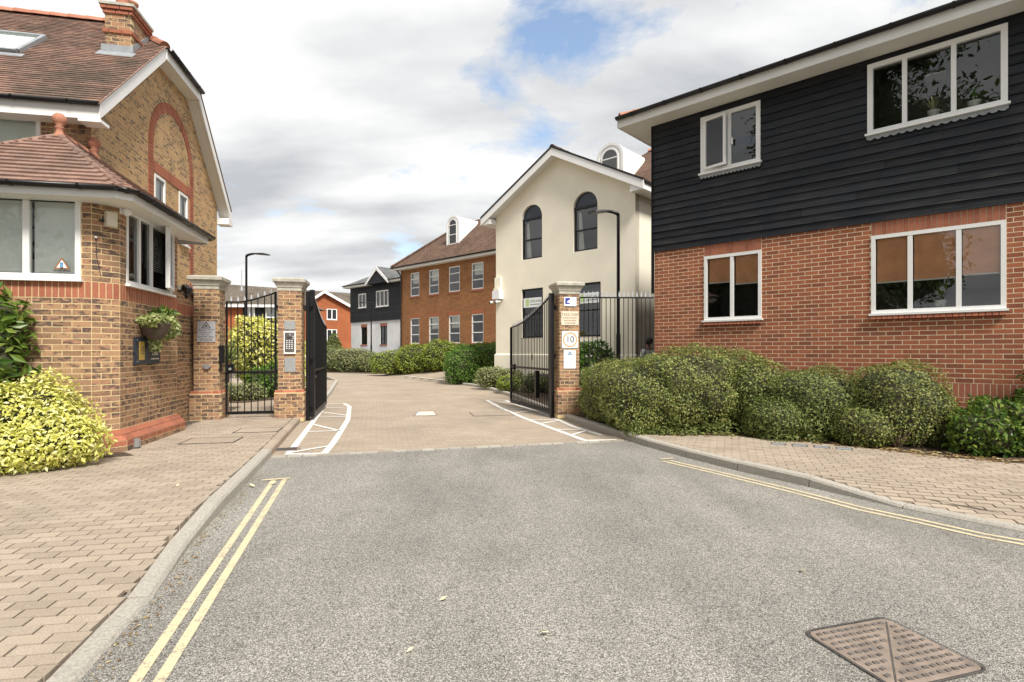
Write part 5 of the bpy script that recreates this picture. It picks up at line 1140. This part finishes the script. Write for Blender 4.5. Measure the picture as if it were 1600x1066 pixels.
while z < 7.5:
    segs = [(-.05, 8)]
    for (a, b, c, d) in uh:
        if c - .02 < z + .1 and d > z + .05:
            segs = [q for (p0_, p1_) in segs for q in ((p0_, min(p1_, a - .06)), (max(p0_, b + .06), p1_)) if q[1] - q[0] > .05]
    yo = 0
    if z > 6.68: hwid = max(.05, 1.3*(7.72 - z - .1)/1.0); segs = [(4.65 - hwid, 4.65 + hwid)]; yo = -.505
    for (p, q) in segs: MB().prism([(p, yo - .075, z), (p, yo - .045, z + .19), (p, yo - .03, z + .19), (p, yo - .03, z)], (q - p, 0, 0)).build('board', 'board', bw)
    z += .18
for (a, b, c, d) in uh: window(bw, (0, -.03), 0, a, b, c, d, bars=((a + b)/2,) if b - a < 1.3 else (a + (b-a)/3, a + 2*(b-a)/3), y=-.06, d=.1, fw=.08, glass='glass_dim')
for (a, b, c, d) in lh:
    w = window(bw, (0, 0), 0, a, b, c, d, bars=((a+b)/2,), mat='black', y=.05, fw=.05, glass='glass_dim', sill=False); MB().box(a - .02, b + .02, -.04, .04, c - .1, c - .003).build('sill', 'orange', w); MB().box(a, b, -.006, .02, d + .003, d + .22).build('lintel', 'orange', w)
hip_roof(bw, -.45, 12, -.5, 7, 6.9, 2.0, 'slate_roof', (True, False)); eave_trim(bw, [Vector((-.45, -.5, 0)), Vector((3.3, -.5, 0))], 6.68, 6.88, gr=.07); eave_trim(bw, [Vector((6.0, -.5, 0)), Vector((9, -.5, 0))], 6.68, 6.88, gr=.07)
MB().quad((-.45, -.5, 6.69), (3.3, -.5, 6.69), (3.3, .0, 6.69), (-.45, .0, 6.69)).quad((6.0, -.5, 6.69), (9, -.5, 6.69), (9, .0, 6.69), (6.0, .0, 6.69)).build('soffit', 'soffit', bw)
gm = MB(); gm.quad((3.1, -.55, 6.82), (4.65, -.55, 8.0), (4.65, 3, 8.0), (3.1, 1.6, 6.9)); gm.quad((4.65, -.55, 8.0), (6.2, -.55, 6.82), (6.2, 1.6, 6.9), (4.65, 3, 8.0)); gm.build('gablet_roof', 'slate_roof', bw)
for s_ in (-1, 1): MB().prism([(4.65, -.64, 7.99), (4.65 + s_*1.55, -.64, 6.81), (4.65 + s_*1.55, -.64, 6.59), (4.65, -.64, 7.72)], (0, .05, 0)).build('bargeboard', 'white', bw)
MB().box(2.0, 2.5, 3.2, 3.8, 8.2, 9.1).build('chimney', 'far_red', bw)
# ================================================================== FAR BUILDINGS
fb = thing('red_brick_terrace', 'far orange red brick building with white gable and grey tile roof', 'building', (-21.8, 56.5, 0), R(40))
fh = [(.4, 1.35, 4.9, 6.1), (2.6, 3.75, 4.9, 6.1), (2.6, 3.75, 1.6, 3.9)]
m = MB(); holed_wall(m, (0, 0), 0, 0, 5.6, 0, 6.2, fh); m.quad((0, 0, 6.2), (5.6, 0, 6.2), (2.2, 0, 7.7)); m.quad((5.6, 0, 0), (5.6, 6, 0), (5.6, 6, 6.2), (5.6, 0, 6.2)); m.quad((0, 6, 0), (0, 0, 0), (0, 0, 6.2), (0, 6, 6.2)); m.build('wall', 'far_red', fb)
m = MB(); holed_wall(m, (0, 3), 0, -14, 13, 0, 6.2, []); m.build('rear_wall', 'far_red', fb)
for (a, b, c, d) in fh: window(fb, (0, 0), 0, a, b, c, d, bars=((a+b)/2,), y=.02, fw=.1, glass='glass_dim')
window(fb, (0, 3), 0, 6.2, 7.2, 1.2, 3.6, bars=(6.7,), y=-.1, fw=.1, glass='glass_dim', room=False)
hip_roof(fb, -14.4, 13, 2.5, 11.5, 6.2, 2.5, 'grey_roof', (True, True)); gm = MB(); gm.quad((-.4, -.4, 6.1), (2.2, -.4, 8.0), (2.2, 6, 8.0), (-.4, 6, 6.1)); gm.quad((2.2, -.4, 8.0), (6.1, -.4, 6.1), (6.1, 6, 6.1), (2.2, 6, 8.0)); gm.build('gable_roof', 'grey_roof', fb)
for xe, ze_ in ((-.4, 6.1), (6.1, 6.1)): MB().prism([(2.2, -.42, 8.0), (xe, -.42, ze_), (xe, -.42, ze_ - .3), (2.2, -.42, 7.68)], (0, .06, 0)).build('bargeboard', 'white', fb)
g2 = thing('dark_boarded_block', 'dark boarded and red brick block seen through the pedestrian gate', 'building', (-24.2, 46, 0), R(3))
gh2 = [(1.6, 2.45, 4.35, 5.2), (3.35, 4.3, 4.35, 5.2), (3.3, 4.3, 1.75, 3.35)]
m = MB(); holed_wall(m, (0, 0), 0, -6, 1.45, 0, 5.4, []); m.build('wall', 'far_red', g2); m = MB(); holed_wall(m, (0, -.1), 0, 1.45, 6, 1.5, 5.4, gh2); m.build('upper_wall', 'board', g2)
m = MB(); holed_wall(m, (0, .05), 0, 1.45, 6, 0, 1.5, []); m.build('lower_wall', 'far_red', g2)
z = 1.5
while z < 5.3:
    segs = [(1.44, 6)]
    for (a, b, c, d) in gh2:
        if c - .05 < z + .15 and d > z + .05: segs = [q for (p0_, p1_) in segs for q in ((p0_, min(p1_, a - .06)), (max(p0_, b + .06), p1_)) if q[1] - q[0] > .05]
    for (p, q) in segs: MB().prism([(p, -.15, z), (p, -.11, z + .2), (p, -.1, z + .2), (p, -.1, z)], (q - p, 0, 0)).build('board', 'board', g2)
    z += .19
for (a, b, c, d) in gh2: window(g2, (0, -.1), 0, a, b, c, d, bars=((a+b)/2,), y=-.06, fw=.08, glass='glass_dim', blind=('curtain', .9))
hip_roof(g2, -.5, 6.6, -.5, 6.5, 5.4, 1.8, 'grey_roof', (True, True)); hip_roof(g2, -7, .6, -.3, 7, 5.4, 1.8, 'grey_roof', (False, True), 'lower_roof'); MB().box(-.45, 6.6, -.55, -.48, 5.2, 5.42).build('fascia', 'white', g2)
MB().tube([(-.2, 3.5, 7.1), (-.2, 3.5, 8.9)], .03, 6).build('finial_rod', 'lead', g2); MB().lathe([(.16, 0), (.05, .5), (.04, .6)], 8, (-.2, 3.5, 7.0)).build('finial_base', 'lead', g2)

# ================================================================== STREET LAMPS
def lamp(label, x, y, side, H_=5.37, arm=1.0):
    t = thing('street_lamp', label, 'street lamp', (x, y, 0), 0, 'black street lamps'); MB().tube([(0, 0, .0), (0, 0, 1.9)], .062, 10).build('base_column', 'iron', t); MB().tube([(0, 0, 1.9), (0, 0, 2.0), (0, 0, H_)], [.062, .048, .042], 10).build('column', 'iron', t)
    m = MB(); k = side; m.tube([(0, 0, H_ - .03), (k*.04, 0, H_ + .02), (k*.16, 0, H_ + .06), (k*.3, 0, H_ + .08)], [.05, .05, .045, .04], 10).build('bracket', 'iron', t, True)
    h = MB(); vs = []; prof = [(.22, .045, .07, .09), (.4, .10, .055, .105), (.7, .12, .03, .10), (.88, .08, .015, .065), (.95, .02, .015, .035)]
    for (xx, w, zb, zt_) in prof: vs += [(k*xx*arm, -w, H_ + zb), (k*xx*arm, w, H_ + zb), (k*xx*arm, w*.7, H_ + zt_), (k*xx*arm, -w*.7, H_ + zt_)]
    fs = [(0,1,2,3), (19,18,17,16)] + [(i*4 + j, i*4 + (j+1) % 4, i*4 + 4 + (j+1) % 4, i*4 + 4 + j) for i in range(4) for j in range(4)]
    h.add(vs, fs).build('lamp_head', 'iron', t); MB().add([(k*.4*arm, -.08, H_ + .050), (k*.4*arm, .08, H_ + .050), (k*.8*arm, .08, H_ + .016), (k*.8*arm, -.08, H_ + .016)], [(0, 1, 2, 3)]).build('lens', 'lead', t)
    MB().box(-.03, .03, -.07, -.06, .5, .9).build('door', 'black', t)
lamp('black street lamp standing before the cream building', 2.93, 15.0, -1, 5.25, .9); lamp('black street lamp beyond the pedestrian gate', -10.5, 21.5, 1, 5.25, 1.0); lamp('distant black street lamp before the white and black cottage', -10.35, 40.0, -1, 5.0, .95)

# ================================================================== PLANTING
# right hedges
bush('hedge', 'broad olive green hedge mound next to the right gate pier', 'hedge', (0, 0, .09), [(2.35, 9.75, .55, .78, 1.0, .66, 3), (3.0, 9.4, .72, .85, .72, .70, 2.6), (2.0, 10.9, .5, .60, .9, .66, 3), (3.75, 9.65, .68, .75, .62, .70, 2.6), (4.15, 9.25, .60, .52, .55, .62, 2.4)], 52000, .040, 'hedge', lump=.10, up=.25, tilt=.5)
bush('hedge_ball', 'clipped rounded shrub left of the taller domed one', 'shrub', (4.78, 8.62, .09), [(0, 0, .55, .72, .62, .56, 2.3), (-.6, .0, .28, .5, .55, .38), (.6, -.02, .24, .45, .5, .34)], 20000, .038, 'hedge_dark', 'clipped shrubs under the brick wall', lump=.09, up=.25, tilt=.5)
bush('hedge_ball', 'domed clipped grey green shrub with flat left side', 'shrub', (5.72, 7.98, .09), [(-.08, 0, .62, .58, .55, .58, 3), (.25, .05, .45, .55, .5, .5), (-.6, .0, .26, .4, .5, .34), (.62, .0, .24, .42, .45, .32)], 20000, .036, 'hedge', 'clipped shrubs under the brick wall', lump=.07, up=.25, tilt=.5)
bush('leafy_shrub', 'loose leafy shrub with bronze tips right of the domed one', 'shrub', (6.85, 7.35, .09), [(0, 0, .34, .75, .5, .40), (.5, -.1, .42, .6, .5, .46), (-.55, -.1, .26, .45, .4, .33)], 6500, .075, 'photinia', tilt=1.0, lump=.14)
bush('leafy_shrub', 'taller leafy shrub at the right edge of the photo', 'shrub', (7.7, 7.2, .09), [(0, 0, .75, .75, .7, .85), (-.35, -.2, .5, .55, .5, .6), (.6, -.4, .6, .6, .6, .7)], 7500, .08, 'photinia', tilt=1.0, lump=.14)
tw = thing('bare_branches', 'tangle of bare woody stems below the domed shrub', 'branches', (5.75, 7.55, .09))
for k in range(14):
    a_ = random.uniform(-2.6, -.4); p = Vector((random.uniform(-.4, .45), random.uniform(.0, .35), 0)); d = Vector((math.cos(a_)*.25, math.sin(a_)*.14, random.uniform(.25, .5))); MB().tube([p, p + d*.5 + Vector((random.uniform(-.06, .06), -.03, 0)), p + d + Vector((random.uniform(-.1, .1), 0, .05))], [.014, .010, .004], 5).build('stem', 'wood', tw)
leaves('ground_cover', bed_r, [(2.6, 8.95, .12, .6, .28, .12), (3.5, 8.9, .14, .7, .25, .14), (4.3, 8.35, .12, .5, .3, .13), (2.05, 9.5, .12, .25, .8, .2)], 5000, .05, 'hedge_dark', lump=.1)
def litter(name, parent, n, f, size, mat, z=.11):
    P = np.array([f() for _ in range(n)]); a_ = rng.random(n)*6.28; s_ = size*(.5 + rng.random(n)); c, s = np.cos(a_), np.sin(a_); V = []
    for (u, v, h) in ((-.5, 0, 0), (0, .25, .15), (.5, 0, .05), (0, -.25, .12)): V.append(np.c_[P[:, 0] + (u*c - v*s)*s_, P[:, 1] + (u*s + v*c)*s_, P[:, 2] + h*s_*rng.random(n)])
    return np_mesh(name, np.stack(V, 1).reshape(-1, 3), np.arange(n*4).reshape(-1, 4), mat, parent, 'stuff')
def edge_pt():
    i = random.randrange(1, 7); a_, b_ = Vector(HB[i]), Vector(HB[i + 1]); p = a_ + (b_ - a_)*random.random(); return (p.x + random.gauss(.08, .12), p.y + random.gauss(.12, .14), .112)
litter('leaf_litter', bed_r, 900, edge_pt, .06, 'dead')
def kerb_pt(): y = random.uniform(2.3, 6.5); t = np.interp(y, [p[1] for p in KL[:10]], [p[0] for p in KL[:10]]); return (t + abs(random.gauss(0, .06)) + .015, y, .006)
litter('leaf_litter', road, 260, kerb_pt, .022, 'dead')
for i, (x, y, s_, lab) in enumerate([(1.91, 3.57, .075, 'pale fallen leaf on the asphalt towards the right'), (-.40, 3.16, .055, 'yellow fallen leaf in the middle of the road'), (.17, 2.78, .06, 'small pale fallen leaf near the bottom centre'), (-.49, 2.62, .045, 'tiny brown fallen leaf at the bottom of the road'), (-2.78, 5.82, .10, 'scrap of yellow and white litter by the left kerb'), (-2.60, 5.93, .08, 'white scrap of paper beside the yellow line end'), (-3.35, 5.45, .06, 'yellowish fallen leaf on the left pavement')]):
    a_ = random.random()*6; z = .012 if i < 6 else .108; c, s = math.cos(a_)*s_/2, math.sin(a_)*s_/2
    m = MB().add([(x - c, y - s, z), (x + s*.5, y - c*.5, z + s_*.12), (x + c, y + s, z + s_*.3), (x - s*.5, y + c*.5, z + s_*.18), (x, y, z + s_*.02)], [(0, 1, 4), (1, 2, 4), (2, 3, 4), (3, 0, 4)])
    tag(m.build('fallen_leaf' if i not in (4, 5) else 'litter_scrap', 'pale_leaf', None), lab, 'leaf' if i not in (4, 5) else 'litter', 'scraps lying on the ground')
# left golden shrub and laurel
t = bush('golden_shrub', 'bright golden yellow shrub against the gatehouse corner', 'shrub', (-5.75, 6.45, .10), [(0, .1, .52, .62, .5, .56), (.42, -.05, .30, .45, .42, .34), (-.6, -.1, .45, .6, .5, .5), (-.1, -.35, .26, .7, .4, .3), (-1.1, 0, .4, .5, .5, .5)], 15000, .06, 'choisya', core=.62, tilt=.6, lump=.12, up=.6, aspect=.5, shell=.25)
t = bush('laurel_shrub', 'tall glossy green laurel at the left edge of the photo', 'shrub', (-6.55, 6.75, .10), [(0, 0, 1.15, .55, .35, .95), (-.4, 0, .9, .6, .5, .9), (.12, .0, 1.75, .35, .25, .38)], 1900, .15, 'photinia', core=.7, tilt=.8, shell=.35, aspect=.42)
leaves('flower_head', t, [(-.08, -.34, 1.18, .14, .1, .1)], 260, .03, 'petal', shell=.8, zmin=-9)
# beyond the pedestrian gate
cd_ = thing('cordyline', 'spiky strap leaved cordyline seen through the pedestrian gate', 'plant', (-8.2, 15.6, .1)); m = MB()
for k in range(120):
    a_ = random.random()*6.28; el = random.uniform(-.25, 1.25); L_ = random.uniform(.7, 1.15); d = Vector((math.cos(a_)*math.cos(el), math.sin(a_)*math.cos(el), math.sin(el))); s_ = d.cross(Vector((0, 0, 1))).normalized()*.022; p = Vector((0, 0, 1.05)); q = p + d*L_*.55; e = p + d*L_ + Vector((0, 0, -.18*L_))
    m.add([p - s_*.6, p + s_*.6, q + s_, q - s_, e], [(0, 1, 2, 3), (3, 2, 4)])
m.build('leaves', 'blade', cd_); MB().tube([(0, 0, 0), (.03, 0, .6), (0, 0, 1.1)], [.08, .07, .06], 8).build('stem', 'bark', cd_)
bush('golden_shrub', 'tall yellow green shrub behind the pedestrian gate', 'shrub', (-7.6, 17.2, .1), [(0, 0, 1.2, 1.0, .8, 1.15), (.5, -.1, .8, .7, .6, .8), (-.6, .1, 1.5, .8, .7, 1.0)], 6000, .12, 'choisya', core=.8, tilt=.8)
bush('low_shrub', 'low grey green shrub at the foot of the cordyline', 'shrub', (-7.85, 15.0, .1), [(0, 0, .2, .6, .35, .28), (.5, .3, .2, .4, .35, .3)], 1800, .06, 'hedge_grey')
bush('green_shrub', 'mid green shrub behind the bars of the pedestrian gate', 'shrub', (-7.0, 16.3, .1), [(0, 0, .5, .5, .45, .65), (-.5, -.2, .4, .4, .4, .5)], 2600, .08, 'hedge_green')
# by the cream building
bush('hedge', 'big clipped bright green hedge left of the cream wall', 'hedge', (-1.75, 24.6, .05), [(-.3, 0, .75, 1.0, 1.1, .95, 2.4), (.5, .3, .95, 1.0, 1.0, .85, 2.6), (1.2, .9, 1.0, .9, .8, .82, 2.6)], 12000, .085, 'hedge_green', lump=.05, up=.6)
bush('variegated_shrub', 'pale variegated low shrub in front of the cream wall', 'shrub', (-.75, 20.9, .09), [(0, 0, .38, .65, .5, .42), (.7, -.3, .35, .5, .45, .38)], 3200, .075, 'hedge_grey')
bush('low_shrub', 'small lime green shrub near the right gate leaf', 'shrub', (-.12, 18.9, .09), [(0, 0, .25, .42, .4, .30)], 1500, .06, 'hedge_bright')
bush('low_shrub', 'dark green low shrub behind the right gate leaf', 'shrub', (.9, 18.2, .09), [(0, 0, .3, .6, .5, .36), (.7, -.9, .35, .5, .5, .4)], 2600, .07, 'hedge_dark')
fl2 = bush('flowering_shrub', 'white flowered climbing shrub behind the railing', 'shrub', (2.15, 14.2, .09), [(0, 0, .8, .62, .4, .85), (.4, .1, .5, .4, .35, .6), (-.3, .1, 1.2, .4, .3, .45)], 4200, .075, 'hedge_green', tilt=1.0)
leaves('flowers', fl2, [(0, -.05, .8, .64, .42, .86), (.4, .05, .5, .42, .36, .6)], 170, .06, 'petal', aspect=.9)
# far hedges
bush('hedge', 'long low pale topped hedge before the white cottage', 'hedge', (-11.4, 39.3, .02), [(-1.6, .6, .85, 1.4, .8, .85, 3), (0, 0, .85, 1.5, .8, .82, 3), (1.3, -.8, .7, .8, .7, .66, 2.6)], 9000, .10, 'hedge_grey', lump=.05, up=.7)
bush('hedge', 'sloping yellow green hedge below the brown brick block', 'hedge', (-5.6, 31.6, .15), [(-1.6, 1.2, .6, 1.3, .8, .75, 2.6), (0, .3, .9, 1.2, .8, .85, 2.6), (1.5, -.6, 1.15, 1.0, .8, .85, 2.4)], 9500, .10, 'hedge_bright', lump=.07, up=.7)
bush('shrub', 'dark bronze shrub between hedge and brick block', 'shrub', (-3.5, 30.9, .5), [(0, 0, .7, .9, .6, .75), (.8, -.5, .7, .6, .6, .7)], 3000, .1, 'hedge')
bush('evergreen_shrub', 'dark evergreen shrub before the far red brick building', 'shrub', (-14.6, 44.5, .02), [(0, 0, 1.2, .8, .7, 1.3), (0, 0, 2.2, .4, .4, .7)], 2200, .16, 'hedge_dark', tilt=.9)
bush('low_shrub', 'small bright shrub beside the left gate leaf far away', 'shrub', (-14.6, 41.5, .02), [(0, 0, .5, .6, .6, .6)], 800, .12, 'hedge_bright')
bush('hedge', 'low dark hedge beside the white cottage wall', 'hedge', (-8.6, 38.0, .05), [(0, 0, .55, .9, .6, .6), (.9, -.8, .5, .7, .6, .55)], 2400, .11, 'hedge_dark')

# ================================================================== SMALL THINGS
mc = thing('manhole_cover', 'rusty rectangular manhole cover with raised studs in the asphalt', 'manhole cover', (1.838, 2.64, 0), math.atan2(.16, .544))
# corners in plan (skewed to the two ground directions)
A_, B_, C_, D_ = (1.496, 2.814), (2.04, 2.97), (2.18, 2.465), (1.636, 2.31); ex_ = Vector((B_[0]-A_[0], B_[1]-A_[1])); Lx = ex_.length; Ly = Vector((B_[0]-C_[0], B_[1]-C_[1])).length
hx, hy = Lx/2, Ly/2
def rrect(hx, hy, r, n=5):
    o = []
    for (sx, sy, a0) in ((1, 1, 0), (-1, 1, 90), (-1, -1, 180), (1, -1, 270)):
        for k in range(n + 1): a_ = R(a0 + 90*k/n); o.append((sx*(hx - r) + math.cos(a_)*r, sy*(hy - r) + math.sin(a_)*r))
    return o
o1 = rrect(hx, hy, .06); o2 = rrect(hx - .011, hy - .011, .05); m = MB(); n = len(o1); m.v = [(x, y, .009) for x, y in o1] + [(x, y, .009) for x, y in o2]; m.f = [(i, (i+1) % n, n + (i+1) % n, n + i) for i in range(n)]; m.build('frame', 'cast', mc)
m = MB(); m.quad(*[(x, y, .004) for x, y in o2]); m.build('gap', 'ink', mc); MB().quad(*[(x, y, .0065) for x, y in rrect(hx - .017, hy - .017, .045)]).build('cover', 'rust', mc)
MB().bar((hx - .05, hy - .05, .0072), (-hx + .05, -hy + .05, .0072), .008, .002).build('seam', 'cast', mc)
stud = []
for i in range(11):
    for j in range(10):
        x = -hx + .055 + i*(2*hx - .11)/10 + (.008 if j % 2 else -.008); y = -hy + .055 + j*(2*hy - .11)/9
        if abs(x*hy - y*hx)/math.hypot(hx, hy) > .022: stud.append(place(x, y, .0075, R(8 if (i + j) % 2 else -8), .028, .017, .009))
emit(mc, 'stud', stud, 'studm', 300)
gs_ = thing('gate_stop', 'worn yellow and white steel gate stop in driveway centre', 'gate stop', (-1.98, 12.45, 0), G_ROT)
MB().prism([(-.22, -.1, .004), (.22, -.1, .004), (.18, -.03, .075), (-.15, -.03, .075)], (0, .16, 0)).build('stop_block', 'pale_leaf', gs_); MB().prism([(-.24, -.11, .004), (-.14, -.11, .004), (-.12, -.04, .08), (-.17, -.04, .08)], (0, .17, 0)).build('end_cap', 'steel', gs_); MB().box(-.26, .26, -.13, .1, .004, .014).build('base_plate', 'rust', gs_)
def cover(name, label, cat, x, y, ang, w, d, z, mat, fmat='ink'):
    t = thing(name, label, cat, (x, y, z), ang); m = MB()
    for (x0, x1, y0, y1) in ((-w/2, w/2, -d/2, -d/2 + .014), (-w/2, w/2, d/2 - .014, d/2), (-w/2, -w/2 + .014, -d/2 + .014, d/2 - .014), (w/2 - .014, w/2, -d/2 + .014, d/2 - .014)): m.box(x0, x1, y0, y1, .0, .006)
    m.build('frame', fmat, t); MB().box(-w/2 + .018, w/2 - .018, -d/2 + .018, d/2 - .018, -.002, .0045).build('lid', mat, t); return t
cover('access_cover', 'recessed block paved access cover in the driveway', 'access cover', -.48, 12.7, G_ROT, .95, .8, .004, 'drive')
cover('access_cover', 'nearer block paved access cover on the left footpath', 'access cover', -4.55, 8.25, G_ROT, .75, .55, .1045, 'paver'); cover('access_cover', 'further block paved access cover on the left footpath', 'access cover', -4.35, 9.35, G_ROT, .7, .55, .1045, 'paver')
gl_ = thing('drain_gully', 'rusty slotted drain gully beside the left kerb', 'drain', (-3.35, 8.05, .004), R(16)); MB().box(-.2, .2, -.15, .15, 0, .008).build('frame', 'rust', gl_)
for k in range(6): MB().box(-.16, .16, -.12 + k*.042, -.10 + k*.042, .008, .010).build('slot', 'ink', gl_)
for k, lab in enumerate(('leftmost', 'second', 'third', 'rightmost')):
    x = 3.88 + k*.24; y = 7.92 - k*.13; cover('valve_cover', 'small grey stopcock cover, %s of four in the right pavement' % lab, 'valve cover', x, y, R(-28), .2, .2, .107, 'lead', 'cast')['group'] = 'stopcock covers in the right pavement'
# distant parked car behind the left gate leaf
car = thing('parked_car', 'white parked car mostly hidden behind the left gate leaf', 'car', (-15.45, 38.6, .01), R(4))
MB().prism([(-2.1, -.85, .35), (2.1, -.85, .35), (2.15, -.85, .75), (1.3, -.85, .92), (.6, -.85, 1.42), (-1.2, -.85, 1.45), (-1.9, -.85, 1.0), (-2.15, -.85, .8)], (0, 1.7, 0)).build('body', 'car_white', car); MB().prism([(1.15, -.86, .95), (.55, -.86, 1.36), (-1.1, -.86, 1.38), (-1.6, -.86, .98)], (0, 1.72, 0)).build('windows', 'glass_dim', car)
for x in (-1.3, 1.3):
    for y in (-.8, .8):
        w = MB().tube([(x, y - .1, .32), (x, y + .1, .32)], .32, 18).build('wheel', 'rubber', car); MB().tube([(x, y - .105, .32), (x, y + .105, .32)], .19, 12).build('rim', 'steel', w)
for y in (-.6, .6): MB().box(2.08, 2.16, y - .2, y + .2, .62, .74).build('headlight', 'sign_white', car)
# person
pn = thing('person', 'dark haired person in white shirt walking beyond the railing', 'person', (4.02, 16.0, .05), R(200))
def skin_body(name, J, E, mat, parent, sub=2):
    me = bpy.data.meshes.new(name); me.from_pydata([j[:3] for j in J], E, []); o = bpy.data.objects.new(name, me); C.objects.link(o); md = o.modifiers.new('skin', 'SKIN'); md.use_smooth_shade = True
    for v, j in zip(me.skin_vertices[0].data, J): v.radius = (j[3], j[4] if len(j) > 4 else j[3])
    me.skin_vertices[0].data[0].use_root = True; s2 = o.modifiers.new('sub', 'SUBSURF'); s2.levels = s2.render_levels = sub
    dg = bpy.context.evaluated_depsgraph_get(); dg.update(); me2 = bpy.data.meshes.new_from_object(o.evaluated_get(dg)); bpy.data.objects.remove(o); me2.materials.append(M[mat]); q = bpy.data.objects.new(name, me2); C.objects.link(q); q.parent = parent; return q
J = [(0, 0, .98, .15, .11), (0, 0, 1.2, .14, .10), (0, .0, 1.40, .16, .10), (0, 0, 1.50, .06), (0, -.01, 1.56, .055), (0, -.03, 1.66, .09, .10), (0, -.02, 1.74, .075),
     (.19, 0, 1.42, .065), (.25, .02, 1.15, .048), (.26, -.08, .92, .038), (.265, -.12, .82, .04), (-.19, 0, 1.42, .065), (-.25, .03, 1.15, .048), (-.26, -.02, .92, .038), (-.265, -.05, .82, .04),
     (.10, 0, .9, .10), (.11, -.06, .5, .07), (.11, .04, .1, .05), (.11, -.1, .04, .045), (-.10, 0, .9, .10), (-.11, .03, .5, .07), (-.11, .16, .1, .05), (-.11, .04, .04, .045)]
E = [(0,1),(1,2),(2,3),(3,4),(4,5),(5,6),(2,7),(7,8),(8,9),(9,10),(2,11),(11,12),(12,13),(13,14),(0,15),(15,16),(16,17),(17,18),(0,19),(19,20),(20,21),(21,22)]
skin_body('body', J, E, 'skin', pn)
JS = [(0, 0, .95, .165, .125), (0, 0, 1.2, .155, .115), (0, .0, 1.40, .175, .115), (0, 0, 1.48, .075), (.20, 0, 1.42, .078), (.25, .02, 1.2, .065), (-.20, 0, 1.42, .078), (-.25, .03, 1.2, .065)]
skin_body('shirt', JS, [(0,1),(1,2),(2,3),(2,4),(4,5),(2,6),(6,7)], 'cloth_white', pn)
JT = [(0, 0, .97, .16, .12), (.10, 0, .88, .115), (.11, -.06, .5, .085), (.11, .04, .12, .065), (-.10, 0, .88, .115), (-.11, .03, .5, .085), (-.11, .16, .12, .065)]
skin_body('trousers', JT, [(0,1),(1,2),(2,3),(0,4),(4,5),(5,6)], 'cloth_dark', pn)
MB().lathe([(.085, -.07), (.112, -.02), (.118, .04), (.10, .09), (.06, .12), (0, .128)], 14, (0, .005, 1.70)).build('hair', 'hair', pn, True)
for s_ in (-1, 1): MB().lathe([(.0, -.012), (.011, 0), (0, .012)], 8, (s_*.033, -.125, 1.675)).build('eye', 'ink', pn, True)
MB().prism([(-.014, -.12, 1.625), (.014, -.12, 1.625), (0, -.12, 1.67)], (0, -.022, 0)).build('nose', 'skin', pn)
# trees behind the viewpoint (seen only as reflections in the windows)
def tree(label, x, y, H_, n=5200):
    t = thing('street_tree', label, 'tree', (x, y, 0), random.random()*6, 'trees across the road'); MB().tube([(0, 0, 0), (.05, 0, H_*.25), (.0, .08, H_*.55)], [.24, .19, .09], 10).build('trunk', 'bark', t)
    bl = []
    for k in range(9):
        a_ = k*2.4; r_ = H_*.17*(k % 3)/1.6; bl.append((math.cos(a_)*r_, math.sin(a_)*r_, H_*(.20 + .085*k), H_*.20, H_*.20, H_*.13))
        MB().tube([(0, 0, H_*.28), (math.cos(a_)*r_*.6, math.sin(a_)*r_*.6, H_*(.24 + .05*k)), (math.cos(a_)*r_, math.sin(a_)*r_, H_*(.28 + .06*k))], [.08, .05, .02], 6).build('limb', 'bark', t)
    leaves('crown', t, bl, n, .30, 'tree_leaf', shell=.5, tilt=1.0, lump=.15); cores(t, bl, .78)
tree('tall leafy tree across the road reflected in the right windows', -13, -3, 19, 18000); tree('broad leafy tree across the road nearest the camera line', -20, 1.5, 13, 12000); tree('leafy tree across the road furthest behind the viewpoint', -20, -8, 17, 12000)
